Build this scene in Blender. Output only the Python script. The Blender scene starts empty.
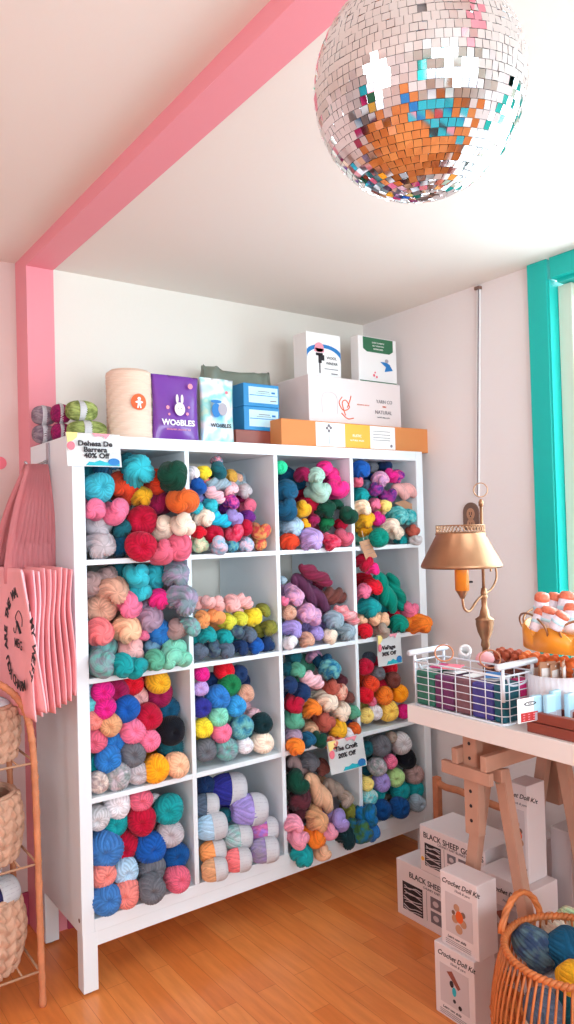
import bpy, bmesh, math, random
from mathutils import Vector, Matrix, Euler
random.seed(7)
scene = bpy.context.scene
C = scene.collection
PI = math.pi

# ------------------------------------------------------------------ camera
CAM = Vector((-0.78066587, -2.14826932, 1.34845493))
RT = Vector((0.80999534, -0.58578469, -0.02763786))
DN = Vector((-0.01066979, 0.03239978, -0.99941804))
FW = Vector((0.58633924, 0.80981884, 0.01999347))
F = 749.56
cd = bpy.data.cameras.new('camera'); cam = bpy.data.objects.new('camera', cd); C.objects.link(cam)
m = Matrix((RT, -DN, -FW)).transposed().to_4x4(); m.translation = CAM
cam.matrix_world = m
cd.sensor_fit = 'VERTICAL'; cd.sensor_height = 36.0; cd.lens = F * 36.0 / 1024.0
cd.clip_start = .02
scene.camera = cam

# ------------------------------------------------------------------ light
scene.view_settings.view_transform = 'Standard'
scene.view_settings.look = 'None'
scene.view_settings.gamma = 1.0
scene.view_settings.use_curve_mapping = False
scene.view_settings.exposure = 0.06
w = bpy.data.worlds.new('world'); scene.world = w; w.use_nodes = True
w.node_tree.nodes['Background'].inputs[0].default_value = (.80, .90, 1.0, 1)
w.node_tree.nodes['Background'].inputs[1].default_value = 1.6
def area(name, loc, rot, sx, sy, power, col):
    l = bpy.data.lights.new(name, 'AREA'); l.shape = 'RECTANGLE'; l.size = sx; l.size_y = sy
    l.energy = power; l.color = col
    o = bpy.data.objects.new(name, l); C.objects.link(o); o.location = loc; o.rotation_euler = rot
    return o
# daylight outside the right window, the shop-front window behind the camera and the left window
area('daylight_right_window', (1.95, -1.45, 1.65), (0, math.radians(80), 0), 1.5, 1.9, 75, (.70, .90, 1.0))
area('daylight_shop_front', (-.6, -4.75, 1.75), (math.radians(82), 0, 0), 3.4, 2.2, 240, (.84, .93, 1.0))
area('daylight_left_window', (-3.1, -1.6, 1.5), (0, math.radians(-90), 0), 1.4, 1.4, 24, (1.0, .93, .88))

def ray(u, v):
    return (RT * ((u - 287) / F) + DN * ((v - 512) / F) + FW)
def hit(ax, val, u, v):
    "the point of the plane (axis ax = val) seen at pixel u, v"
    d = ray(u, v); t = (val - CAM[ax]) / d[ax]
    return CAM + d * t
def depth(p): return (Vector(p) - CAM).dot(FW)

# ------------------------------------------------------------------ materials
def lin(c):
    r = []
    for x in c[:3]:
        x = x / 255.0
        r.append(x / 12.92 if x <= .04045 else ((x + .055) / 1.055) ** 2.4)
    return (r[0], r[1], r[2], 1)
def mat(name, c, rough=.5, metal=0, bump=0, bscale=60, spec=.5, alpha=None, var=0, vscale=6, coat=0, emit=None):
    m = bpy.data.materials.new(name); m.use_nodes = True
    nt = m.node_tree; b = nt.nodes['Principled BSDF']
    b.inputs['Base Color'].default_value = lin(c)
    b.inputs['Roughness'].default_value = rough; b.inputs['Metallic'].default_value = metal
    b.inputs['Specular IOR Level'].default_value = spec
    b.inputs['Coat Weight'].default_value = coat
    if alpha is not None: b.inputs['Alpha'].default_value = alpha
    tc = nt.nodes.new('ShaderNodeTexCoord')
    if var:
        n = nt.nodes.new('ShaderNodeTexNoise'); n.inputs['Scale'].default_value = vscale; n.inputs['Detail'].default_value = 3
        nt.links.new(tc.outputs['Object'], n.inputs['Vector'])
        r = nt.nodes.new('ShaderNodeMapRange'); r.inputs[1].default_value = .3; r.inputs[2].default_value = .7
        r.inputs[3].default_value = 1 - var; r.inputs[4].default_value = 1 + var
        nt.links.new(n.outputs[0], r.inputs[0])
        x = nt.nodes.new('ShaderNodeVectorMath'); x.operation = 'SCALE'; x.inputs[0].default_value = lin(c)[:3]
        nt.links.new(r.outputs[0], x.inputs['Scale']); nt.links.new(x.outputs[0], b.inputs['Base Color'])
    if bump:
        n = nt.nodes.new('ShaderNodeTexNoise'); n.inputs['Scale'].default_value = bscale; n.inputs['Detail'].default_value = 4
        nt.links.new(tc.outputs['Object'], n.inputs['Vector'])
        bb = nt.nodes.new('ShaderNodeBump'); bb.inputs['Strength'].default_value = bump; bb.inputs['Distance'].default_value = .004
        nt.links.new(n.outputs[0], bb.inputs['Height']); nt.links.new(bb.outputs[0], b.inputs['Normal'])
    return m
YM = {}
def yarnmat(name, c, c2=None):
    if name in YM: return YM[name]
    m = bpy.data.materials.new('yarn_' + name.replace(' ', '_')); m.use_nodes = True
    nt = m.node_tree; b = nt.nodes['Principled BSDF']
    b.inputs['Roughness'].default_value = .85; b.inputs['Specular IOR Level'].default_value = .15
    b.inputs['Sheen Weight'].default_value = .12; b.inputs['Sheen Roughness'].default_value = .5
    tc = nt.nodes.new('ShaderNodeTexCoord'); oi = nt.nodes.new('ShaderNodeObjectInfo')
    add = nt.nodes.new('ShaderNodeVectorMath'); add.operation = 'ADD'
    mul = nt.nodes.new('ShaderNodeMath'); mul.operation = 'MULTIPLY'; mul.inputs[1].default_value = 37
    nt.links.new(oi.outputs['Random'], mul.inputs[0]); nt.links.new(mul.outputs[0], add.inputs[1])
    nt.links.new(tc.outputs['Object'], add.inputs[0])
    n = nt.nodes.new('ShaderNodeTexNoise'); n.inputs['Scale'].default_value = 1.9 if c2 else 3; n.inputs['Detail'].default_value = 3
    nt.links.new(add.outputs[0], n.inputs['Vector'])
    cr = nt.nodes.new('ShaderNodeValToRGB')
    A = lin(c); B = lin(c2) if c2 else tuple(min(1, x * 1.06) for x in A[:3]) + (1,)
    if not c2: A = tuple(x * .94 for x in A[:3]) + (1,)
    cr.color_ramp.elements[0].color = A; cr.color_ramp.elements[1].color = B
    cr.color_ramp.elements[0].position = .40; cr.color_ramp.elements[1].position = .60
    nt.links.new(n.outputs[0], cr.inputs[0])
    # every strand of the winding has its own slightly different dye tone
    at = nt.nodes.new('ShaderNodeAttribute'); at.attribute_name = 'strand_tone'
    sc = nt.nodes.new('ShaderNodeVectorMath'); sc.operation = 'SCALE'
    nt.links.new(cr.outputs[0], sc.inputs[0]); nt.links.new(at.outputs['Fac'], sc.inputs['Scale']); nt.links.new(sc.outputs[0], b.inputs['Base Color'])
    n2 = nt.nodes.new('ShaderNodeTexNoise'); n2.inputs['Scale'].default_value = 26; n2.inputs['Detail'].default_value = 3
    nt.links.new(tc.outputs['Object'], n2.inputs['Vector'])
    bb = nt.nodes.new('ShaderNodeBump'); bb.inputs['Strength'].default_value = .10; bb.inputs['Distance'].default_value = .03
    nt.links.new(n2.outputs[0], bb.inputs['Height']); nt.links.new(bb.outputs[0], b.inputs['Normal'])
    YM[name] = m
    return m

M = dict(
    wall=mat('white_wall_paint', (234, 229, 220), .9, bump=.08, bscale=90),
    wallr=mat('warm_white_wall_paint', (238, 231, 230), .9, bump=.08, bscale=90),
    walll=mat('blush_wall_paint', (222, 200, 194), .9, bump=.08, bscale=90),  # white wall with the pink bounce light put into its colour
    ceil=mat('white_ceiling_paint', (238, 230, 222), .95, bump=.06, bscale=70),
    pink=mat('pink_trim_paint', (240, 152, 164), .6),
    teal=mat('teal_trim_paint', (0, 186, 176), .4),
    shelf=mat('white_laminate', (232, 240, 246), .38),
    table=mat('white_table_laminate', (240, 234, 230), .4),
    wood=mat('beech_wood', (192, 146, 124), .6, var=.12, vscale=9),
    dwood=mat('red_brown_wood', (140, 66, 52), .45, var=.15, vscale=14),
    card=mat('orange_brown_cardboard', (214, 136, 78), .8),
    kraft=mat('kraft_paper', (190, 142, 112), .85),
    signp=mat('bright_sign_paper', (253, 253, 253), .9, spec=.2),
    paper=mat('white_paper', (242, 240, 240), .6),
    boxw=mat('white_carton', (232, 220, 220), .6),
    boxs=mat('pale_grey_carton_side', (208, 196, 198), .6),
    ink=mat('black_ink', (40, 34, 40), .7), greyink=mat('grey_ink', (120, 112, 118), .7),
    brass=mat('aged_brass', (172, 128, 96), .4, metal=.9, var=.15, vscale=14),
    amber=mat('amber_glass', (240, 140, 40), .35),
    steel=mat('steel', (170, 170, 172), .3, metal=1),
    wire=mat('white_coated_wire', (232, 238, 246), .35),
    rattan=mat('natural_rattan', (200, 128, 90), .6, bump=.4, bscale=120, var=.18, vscale=22),
    straw=mat('pale_braided_straw', (206, 160, 134), .75, bump=.6, bscale=150, var=.2, vscale=25),
    wicker=mat('orange_wicker', (205, 118, 64), .55, var=.2, vscale=30),
    tote=mat('pink_canvas', (252, 172, 178), .85, bump=.25, bscale=300, var=.05, vscale=12),
    totel=mat('lit_pink_canvas_hem', (252, 200, 208), .85, bump=.25, bscale=300),  # paler tote canvas: light on the outer near edges, painted in
    purple=mat('purple_foil', (112, 48, 156), .32, coat=.3),
    blue=mat('blue_box_card', (18, 130, 190), .45), lblue=mat('pale_blue_label', (190, 226, 238), .5),
    bagg=mat('grey_green_plastic', (118, 128, 116), .35, var=.1, vscale=12),
    orange=mat('orange_print', (226, 96, 40), .6), yellow=mat('yellow_print', (236, 180, 66), .6),
    green=mat('green_print', (44, 110, 76), .5), pinkp=mat('pink_print', (240, 150, 165), .6),
    tealp=mat('teal_print', (30, 180, 196), .6), bluep=mat('blue_print', (30, 120, 190), .6),
    coralp=mat('coral_print', (238, 120, 136), .6), paleyellow=mat('pale_yellow_print', (250, 225, 140), .6),
    redp=mat('red_print', (190, 50, 50), .6), black=mat('black_plastic', (30, 26, 28), .5),
    cream=mat('cream_cotton_cord', (234, 208, 188), .9), brownm=mat('brown_plate', (120, 92, 80), .5),
    mirror=mat('mirror_tile', (236, 236, 238), .04, metal=1), core=mat('ball_core', (120, 110, 108), .7),
    gold=mat('orange_gold_enamel', (245, 160, 50), .35),
    ceramic=mat('ribbed_white_ceramic', (236, 236, 244), .35),
    frost=mat('frosted_blue_plastic', (176, 220, 240), .3), winf=mat('cream_window_sash', (214, 222, 206), .5),
    brownp=mat('brown_cloth', (150, 84, 70), .85), magenta=mat('magenta_print', (200, 30, 110), .5),
    greyc=mat('grey_carton', (172, 166, 176), .6), redplum=mat('plum_skirting_paint', (176, 64, 96), .6),
)
# laminate floor: narrow strips of beech parquet running away from the shop front
def floormat():
    m = bpy.data.materials.new('orange_beech_laminate'); m.use_nodes = True
    nt = m.node_tree; b = nt.nodes['Principled BSDF']
    tc = nt.nodes.new('ShaderNodeTexCoord'); mp = nt.nodes.new('ShaderNodeMapping')
    mp.inputs['Rotation'].default_value = (0, 0, PI / 2)
    nt.links.new(tc.outputs['Object'], mp.inputs[0])
    br = nt.nodes.new('ShaderNodeTexBrick')
    br.inputs['Scale'].default_value = 1; br.inputs['Brick Width'].default_value = .46; br.inputs['Row Height'].default_value = .068
    br.inputs['Mortar Size'].default_value = .0009; br.inputs['Mortar Smooth'].default_value = .3; br.offset = .37
    br.inputs['Color1'].default_value = lin((250, 158, 86)); br.inputs['Color2'].default_value = lin((236, 134, 64))
    br.inputs['Mortar'].default_value = lin((206, 108, 52))
    nt.links.new(mp.outputs[0], br.inputs['Vector'])
    n = nt.nodes.new('ShaderNodeTexNoise'); n.inputs['Scale'].default_value = 7; n.inputs['Detail'].default_value = 5
    mp2 = nt.nodes.new('ShaderNodeMapping'); mp2.inputs['Scale'].default_value = (7, .8, 1)
    nt.links.new(tc.outputs['Object'], mp2.inputs[0]); nt.links.new(mp2.outputs[0], n.inputs['Vector'])
    mx = nt.nodes.new('ShaderNodeMix'); mx.data_type = 'RGBA'; mx.blend_type = 'MULTIPLY'; mx.inputs[0].default_value = .35
    cr = nt.nodes.new('ShaderNodeValToRGB'); cr.color_ramp.elements[0].position = .35; cr.color_ramp.elements[1].position = .65
    cr.color_ramp.elements[0].color = (.62, .5, .42, 1); cr.color_ramp.elements[1].color = (1, 1, 1, 1)
    nt.links.new(n.outputs[0], cr.inputs[0])
    nt.links.new(br.outputs['Color'], mx.inputs[6]); nt.links.new(cr.outputs[0], mx.inputs[7])
    nt.links.new(mx.outputs[2], b.inputs['Base Color'])
    b.inputs['Roughness'].default_value = .3; b.inputs['Specular IOR Level'].default_value = .5
    return m
M['floor'] = floormat()
def glassmat():
    m = bpy.data.materials.new('window_glass'); m.use_nodes = True; nt = m.node_tree
    nt.nodes.remove(nt.nodes['Principled BSDF']); out = nt.nodes['Material Output']
    t = nt.nodes.new('ShaderNodeBsdfTransparent'); g = nt.nodes.new('ShaderNodeBsdfGlossy'); g.inputs['Roughness'].default_value = .02
    x = nt.nodes.new('ShaderNodeMixShader'); x.inputs[0].default_value = .08
    nt.links.new(t.outputs[0], x.inputs[1]); nt.links.new(g.outputs[0], x.inputs[2]); nt.links.new(x.outputs[0], out.inputs[0])
    return m
M['glass'] = glassmat()
def holo():
    m = bpy.data.materials.new('holographic_foil'); m.use_nodes = True; nt = m.node_tree; b = nt.nodes['Principled BSDF']
    tc = nt.nodes.new('ShaderNodeTexCoord'); n = nt.nodes.new('ShaderNodeTexNoise'); n.inputs['Scale'].default_value = 14; n.inputs['Detail'].default_value = 2
    nt.links.new(tc.outputs['Object'], n.inputs[0]); cr = nt.nodes.new('ShaderNodeValToRGB')
    e = cr.color_ramp.elements; e[0].position = .3; e[0].color = lin((120, 200, 235)); e[1].position = .7; e[1].color = lin((236, 236, 200))
    for p, c in ((.4, (190, 225, 245)), (.5, (240, 240, 245)), (.6, (150, 225, 220))):
        k = e.new(p); k.color = lin(c)
    nt.links.new(n.outputs[0], cr.inputs[0]); nt.links.new(cr.outputs[0], b.inputs['Base Color'])
    b.inputs['Roughness'].default_value = .25; b.inputs['Metallic'].default_value = .2
    return m
M['holo'] = holo()

# ------------------------------------------------------------------ builders
def obj(name, me, material=None, parent=None, smooth=False):
    if isinstance(me, bmesh.types.BMesh):
        bm = me; me = bpy.data.meshes.new(name); bmesh.ops.recalc_face_normals(bm, faces=bm.faces); bm.to_mesh(me); bm.free()
    o = bpy.data.objects.new(name, me); C.objects.link(o)
    if material: me.materials.append(M[material] if isinstance(material, str) else material)
    if smooth:
        me.polygons.foreach_set('use_smooth', [True] * len(me.polygons))
    if parent: o.parent = parent
    return o
def tag(o, label, cat, group=None):
    o['label'] = label; o['category'] = cat
    if group: o['group'] = group
    return o
def thing(name, label, cat, loc=(0, 0, 0), rz=0, group=None):
    o = bpy.data.objects.new(name, None); C.objects.link(o); o.location = loc; o.rotation_euler = (0, 0, rz)
    o.empty_display_size = .02
    return tag(o, label, cat, group)
def struct(name, bm, material, parent=None, smooth=False):
    o = obj(name, bm, material, parent, smooth)
    if not parent: o['kind'] = 'structure'
    return o
def B(*boxes, bev=0.0, bm=None):
    "boxes given as (x0,y0,z0,x1,y1,z1)"
    bm = bm or bmesh.new()
    for b in boxes:
        r = bmesh.ops.create_cube(bm, size=1)
        sx, sy, sz = abs(b[3] - b[0]), abs(b[4] - b[1]), abs(b[5] - b[2])
        bmesh.ops.scale(bm, vec=(sx, sy, sz), verts=r['verts'])
        bmesh.ops.translate(bm, vec=((b[0] + b[3]) / 2, (b[1] + b[4]) / 2, (b[2] + b[5]) / 2), verts=r['verts'])
        if bev:
            ed = list({e for v in r['verts'] for e in v.link_edges})
            bmesh.ops.bevel(bm, geom=ed, offset=min(bev, sx * .45, sy * .45, sz * .45), segments=2, affect='EDGES', profile=.5)
    return bm
def beam(bm, a, b, w, h, up=(0, 0, 1), bev=.002):
    "a rectangular bar from a to b"
    a = Vector(a); b = Vector(b); d = b - a; L = d.length; d.normalize()
    u = Vector(up); s = d.cross(u).normalized(); t = s.cross(d).normalized()
    r = bmesh.ops.create_cube(bm, size=1)
    bmesh.ops.scale(bm, vec=(w, L, h), verts=r['verts'])
    mt = Matrix((s, d, t)).transposed().to_4x4(); mt.translation = (a + b) / 2
    bmesh.ops.transform(bm, matrix=mt, verts=r['verts'])
    if bev:
        ed = list({e for v in r['verts'] for e in v.link_edges}); bmesh.ops.bevel(bm, geom=ed, offset=bev, segments=2, affect='EDGES')
    return bm
def tube(bm, pts, r, n=8, closed=False, rf=None):
    pts = [Vector(p) for p in pts]; N = len(pts); rings = []
    prev = None
    for i, p in enumerate(pts):
        if closed: d = pts[(i + 1) % N] - pts[i - 1]
        else: d = pts[min(i + 1, N - 1)] - pts[max(i - 1, 0)]
        d.normalize()
        if prev is None:
            s = d.orthogonal().normalized()
        else:
            s = (prev - d * prev.dot(d))
            s = s.normalized() if s.length > 1e-6 else d.orthogonal().normalized()
        prev = s; t = d.cross(s)
        rr = r if rf is None else r * rf(i / max(1, N - 1))
        rings.append([bm.verts.new(p + (s * math.cos(2 * PI * k / n) + t * math.sin(2 * PI * k / n)) * rr) for k in range(n)])
    R = range(N) if closed else range(N - 1)
    for i in R:
        a = rings[i]; b = rings[(i + 1) % N]
        for k in range(n):
            bm.faces.new((a[k], a[(k + 1) % n], b[(k + 1) % n], b[k]))
    if not closed:
        bm.faces.new(rings[0][::-1]); bm.faces.new(rings[-1])
    return bm
def lathe(bm, prof, n=40, c=(0, 0, 0), cap=True, rad=None):
    c = Vector(c); rings = []
    for r, z in prof:
        rings.append([bm.verts.new(c + Vector((math.cos(2 * PI * k / n), math.sin(2 * PI * k / n), 0)) * (r * (rad(k / n, z) if rad else 1)) + Vector((0, 0, z))) for k in range(n)])
    for a, b in zip(rings, rings[1:]):
        for k in range(n): bm.faces.new((a[k], a[(k + 1) % n], b[(k + 1) % n], b[k]))
    if cap:
        bm.faces.new(rings[0][::-1]); bm.faces.new(rings[-1])
    return bm
def smoothpath(pts, n=8):
    pts = [Vector(p) for p in pts]; out = []
    P = [pts[0] * 2 - pts[1]] + pts + [pts[-1] * 2 - pts[-2]]
    for i in range(1, len(P) - 2):
        for k in range(n):
            t = k / n; a, b, c, d = P[i - 1:i + 3]
            out.append(.5 * ((2 * b) + (c - a) * t + (2 * a - 5 * b + 4 * c - d) * t * t + (3 * b - a - 3 * c + d) * t ** 3))
    out.append(pts[-1]); return out
def frame(o_, x, y, z=None):
    "matrix with local x, y along the two vectors"
    x = Vector(x).normalized(); y = Vector(y); y = (y - x * x.dot(y)).normalized(); n = x.cross(y)
    m = Matrix((x, y, n)).transposed().to_4x4(); m.translation = Vector(o_); return m
def text(s, mx, size, material, parent, name='lettering', extr=.0004, shear=0, align='CENTER', spacing=1.0, bold=0, squeeze=1):
    cu = bpy.data.curves.new(name, 'FONT'); cu.body = s; cu.size = size; cu.extrude = extr; cu.shear = shear
    cu.align_x = align; cu.align_y = 'CENTER'; cu.space_character = spacing; cu.offset = bold * size
    cu.resolution_u = 3
    t = bpy.data.objects.new('t', cu)
    me = bpy.data.meshes.new_from_object(t, depsgraph=None)
    bpy.data.objects.remove(t); bpy.data.curves.remove(cu)
    if squeeze != 1: me.transform(Matrix.Diagonal((squeeze, 1, 1, 1)))
    me.transform(mx)
    return obj(name, me, material, parent)
def poly(bm, pts2, mx, th=.0006):
    "flat outline (local xy) with a little thickness"
    a = [bm.verts.new(mx @ Vector((x, y, 0))) for x, y in pts2]; b = [bm.verts.new(mx @ Vector((x, y, th))) for x, y in pts2]
    n = len(a)
    bm.faces.new(a[::-1]); bm.faces.new(b)
    for i in range(n): bm.faces.new((a[i], a[(i + 1) % n], b[(i + 1) % n], b[i]))
    return bm
def circ(cx, cy, rx, ry=None, n=24, a0=0, a1=2 * PI):
    ry = ry or rx
    full = abs(a1 - a0 - 2 * PI) < 1e-6
    return [(cx + rx * math.cos(a0 + (a1 - a0) * k / (n if full else n - 1)), cy + ry * math.sin(a0 + (a1 - a0) * k / (n if full else n - 1))) for k in range(n)]
def rect(x0, y0, x1, y1): return [(x0, y0), (x1, y0), (x1, y1), (x0, y1)]
def TR(x, y, z): return Matrix.Translation((x, y, z))

# ------------------------------------------------------------------ the room
XR, YB, H, HL, XL, YF, YL = 1.53, .41, 2.265, 2.305, -2.7, -4.3, .53
struct('floor', B((XL - .3, YF - .3, -.1, XR + .15, YL + .15, 0)), 'floor')
struct('ceiling', B((.05, YF, H, XR + .02, YL, H + .2), (XL - .05, YF, HL, .05, YL + .02, HL + .2)), 'ceil')
# back wall: right bay, and the left part set a little further back
struct('wall_back', B((.09, YB, 0, XR + .02, YB + .2, H + .05)), 'wall')
struct('wall_back_left', B((XL - .1, YL, 0, .04, YL + .15, HL + .05)), 'walll')
struct('trim_pink_beam', B((.003, YF, H - .004, .096, YL + .02, HL + .03)), 'pink')
struct('trim_pink_post', B((.003, YB - .004, 0, .096, YL + .05, H - .004)), 'pink')
# right wall with its tall window
WY0, WY1, WZ0 = -.50, -2.35, .80
struct('wall_right', B((XR, -.50, 0, XR + .12, YB + .1, H + .05), (XR, -2.35, 0, XR + .12, -.50, WZ0), (XR, YF - .1, 0, XR + .12, -2.35, H + .05)), 'wallr')
win = bpy.data.objects.new('window_1', None); C.objects.link(win); win['kind'] = 'structure'
# casing, reveal, sash
struct('window_frame', B((XR - .022, -.578, WZ0 - .03, XR + .03, -.497, H), (XR - .022, -2.36, H - .075, XR + .03, -.59, H), (XR - .022, -2.36, WZ0 - .03, XR + .03, -2.26, H), (XR - .03, -2.40, WZ0 - .06, XR + .03, -.48, WZ0 - .03), bev=.003), 'teal', win)
struct('window_reveal', B((XR - .018, -.585, WZ0, XR + .115, -.5785, H - .075), (XR, -2.26, H - .088, XR + .115, -.605, H - .075), (XR, -2.26, WZ0 - .03, XR + .115, -.59, WZ0)), 'teal', win)
struct('window_sash', B((XR + .03, -.64, WZ0, XR + .07, -.586, H - .09), (XR + .045, -2.26, H - .14, XR + .09, -.64, H - .09), (XR + .045, -2.26, WZ0, XR + .09, -.64, WZ0 + .05), (XR + .05, -1.45, WZ0, XR + .085, -1.41, H - .14), bev=.003), 'winf', win)
struct('window_glass', B((XR + .065, -2.26, WZ0 + .05, XR + .069, -.64, H - .14)), 'glass', win)
# roller blind cord rail seen as pale stripes against the glass
struct('window_mullion', B((XR + .05, -.675, WZ0 + .05, XR + .08, -.665, H - .14)), 'paper', win)
# shop front behind the camera
struct('wall_front', B((XL - .1, YF - .15, 0, -2.2, YF, HL + .05), (1.1, YF - .15, 0, XR + .1, YF, HL + .05), (-2.2, YF - .15, 0, 1.1, YF, .55), (-2.2, YF - .15, 2.12, 1.1, YF, HL + .05)), 'wall')
w2 = bpy.data.objects.new('window_2', None); C.objects.link(w2); w2['kind'] = 'structure'
struct('window_frame', B((-2.2, YF - .1, .55, -2.12, YF + .02, 2.12), (1.02, YF - .1, .55, 1.1, YF + .02, 2.12), (-2.12, YF - .1, .55, 1.02, YF + .02, .62), (-2.12, YF - .1, 2.05, 1.02, YF + .02, 2.12), (-.6, YF - .1, .62, -.53, YF + .0, 2.05), bev=.004), 'teal', w2)
struct('window_glass', B((-2.12, YF - .06, .62, 1.02, YF - .055, 2.05)), 'glass', w2)
# left wall with a window of its own
struct('wall_left', B((XL - .15, YF, 0, XL, -2.3, HL + .05), (XL - .15, -.9, 0, XL, YL, HL + .05), (XL - .15, -2.3, 0, XL, -.9, .8), (XL - .15, -2.3, 2.1, XL, -.9, HL + .05)), 'walll')
w3 = bpy.data.objects.new('window_3', None); C.objects.link(w3); w3['kind'] = 'structure'
struct('window_frame', B((XL - .1, -2.3, .8, XL + .02, -2.24, 2.1), (XL - .1, -.96, .8, XL + .02, -.9, 2.1), (XL - .1, -2.24, .8, XL + .02, -.96, .86), (XL - .1, -2.24, 2.04, XL + .02, -.96, 2.1), bev=.004), 'pink', w3)
struct('window_glass', B((XL - .06, -2.24, .86, XL - .055, -.96, 2.04)), 'glass', w3)
struct('baseboard_back', B((.096, YB - .012, 0, XR, YB, .11), bev=.003), 'redplum')
struct('baseboard_back_left', B((XL, YL - .012, 0, .003, YL, .11), bev=.003), 'redplum')
struct('baseboard_right', B((XR - .012, YF, 0, XR, YB - .012, .09), bev=.003), 'wallr')
# pink round decal on the left wall piece
p = hit(1, YL - .003, 0, 463)
bm = bmesh.new(); poly(bm, circ(0, 0, .022), frame(p, (1, 0, 0), (0, 0, 1)), .002)
tag(obj('wall_sticker', bm, 'coralp'), 'round pink dot stuck on the pale wall left of the pink post', 'sticker')

# ------------------------------------------------------------------ the cube shelf
SH = thing('cube_shelf', 'tall white sixteen-cubby shelf unit on legs, filled with yarn', 'shelf', (.732, .195, 0))
def sb(name, *b, bev=.0015):
    o = obj(name, B(*b, bev=bev), 'shelf', SH); o.data.transform(TR(-.732, -.195, 0)); return o
Z0, Z1 = .176, 1.64
XC = [(.038, .373), (.389, .724), (.740, 1.075), (1.091, 1.426)]
ZC = [(1.267, 1.602), (.916, 1.251), (.565, .900), (.214, .549)]
sb('side_panel', (0, 0, Z0, .038, .39, Z1)); sb('side_panel', (1.426, 0, Z0, 1.464, .39, Z1))
sb('top_panel', (.038, 0, 1.602, 1.426, .39, Z1)); sb('bottom_panel', (.038, 0, Z0, 1.426, .39, .214))
for x in (.373, .724, 1.075): sb('divider', (x, .001, .214, x + .016, .39, 1.602))
for z in (.549, .900, 1.251):
    for a, b in XC: sb('shelf_board', (a, .001, z, b, .39, z + .016))
sb('base_rail', (.045, .004, .134, 1.419, .026, Z0)); sb('base_rail', (.045, .364, .134, 1.419, .386, Z0))
for x in (.002, 1.417):
    for y in (.002, .343): sb('leg', (x, y, .008, x + .045, y + .045, Z0))
for x in (.0245, 1.4395):
    for y in (.0245, .3655):
        bm = bmesh.new(); lathe(bm, [(.012, 0), (.014, .002), (.014, .009)], 16, (x - .732, y - .195, 0)); obj('foot_pad', bm, 'steel', SH)
bm = bmesh.new(); poly(bm, circ(0, 0, .006), frame((-.0005 - .732, .02 - .195, .215), (0, -1, 0), (0, 0, 1)), .0008); obj('screw_cap', bm, 'brownm', SH)

# ------------------------------------------------------------------ yarn
def mesh_from(name, fn, nu, nv):
    "closed surface: fn(phi, theta) with poles at phi 0 and pi; the fourth value is the strand number"
    vs = [fn(0, 0)]; fs = []
    for i in range(1, nv):
        for k in range(nu): vs.append(fn(PI * i / nv, 2 * PI * k / nu))
    vs.append(fn(PI, 0)); last = len(vs) - 1
    for k in range(nu): fs.append((0, 1 + (k + 1) % nu, 1 + k))
    for i in range(nv - 2):
        a = 1 + i * nu; b = a + nu
        for k in range(nu): fs.append((a + k, a + (k + 1) % nu, b + (k + 1) % nu, b + k))
    a = 1 + (nv - 2) * nu
    for k in range(nu): fs.append((a + k, a + (k + 1) % nu, last))
    me = bpy.data.meshes.new(name); me.from_pydata([v[:3] for v in vs], [], fs); me.update()
    at = me.attributes.new('strand_tone', 'FLOAT', 'POINT')
    at.data.foreach_set('value', [1 + .24 * ((math.sin(v[3] * 127.1 + 3) * 43758.5) % 1 - .45) + (.10 if v[3] % 2 else -.10) for v in vs])
    me.polygons.foreach_set('use_smooth', [True] * len(fs))
    bm = bmesh.new(); bm.from_mesh(me); bmesh.ops.recalc_face_normals(bm, faces=bm.faces); bm.to_mesh(me); bm.free()
    me.materials.append(None)
    return me
def sgnpow(x, p): return math.copysign(abs(x) ** p, x)
def ball_mesh(i, length=1.0, hole=.30):
    r = random.Random(100 + i); N = r.choice((28, 30, 32)); K = r.choice((16, -18, 20)); ph = [r.uniform(0, 6.28) for _ in range(6)]
    def fn(p, t):
        s = math.sin(p); c = math.cos(p)
        rho = s ** .80 if s > 0 else 0
        y = -sgnpow(c, .85) * length
        rim = max(0, 1 - min(p, PI - p) / .42)
        y *= 1 - hole * rim * rim
        m = .5 + .5 * math.sin(3 * t + ph[0] + 2.2 * p) * math.cos(2 * p + ph[1])
        g1 = abs(math.sin((N * t + K * p + ph[2]) * .5)) ** .5; g2 = abs(math.sin((N * t - (K + 2) * p + ph[3]) * .5)) ** .5
        m = min(1, max(0, (m - .5) * 4 + .5)); d = (m * g1 + (1 - m) * g2) * 2 - 1.4
        lump = .03 * math.sin(2 * t + ph[4]) + .025 * math.sin(3 * t + 2 * p + ph[5])
        rr = rho * (1 + lump) + .055 * d * min(1, s * 2.4)
        return (rr * math.cos(t), y, rr * math.sin(t), math.floor(((N * t + K * p + ph[2]) if m > .5 else (N * t - (K + 2) * p + ph[3])) * .5 / PI) % N)
    return mesh_from('ball', fn, 192, 72)
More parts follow.
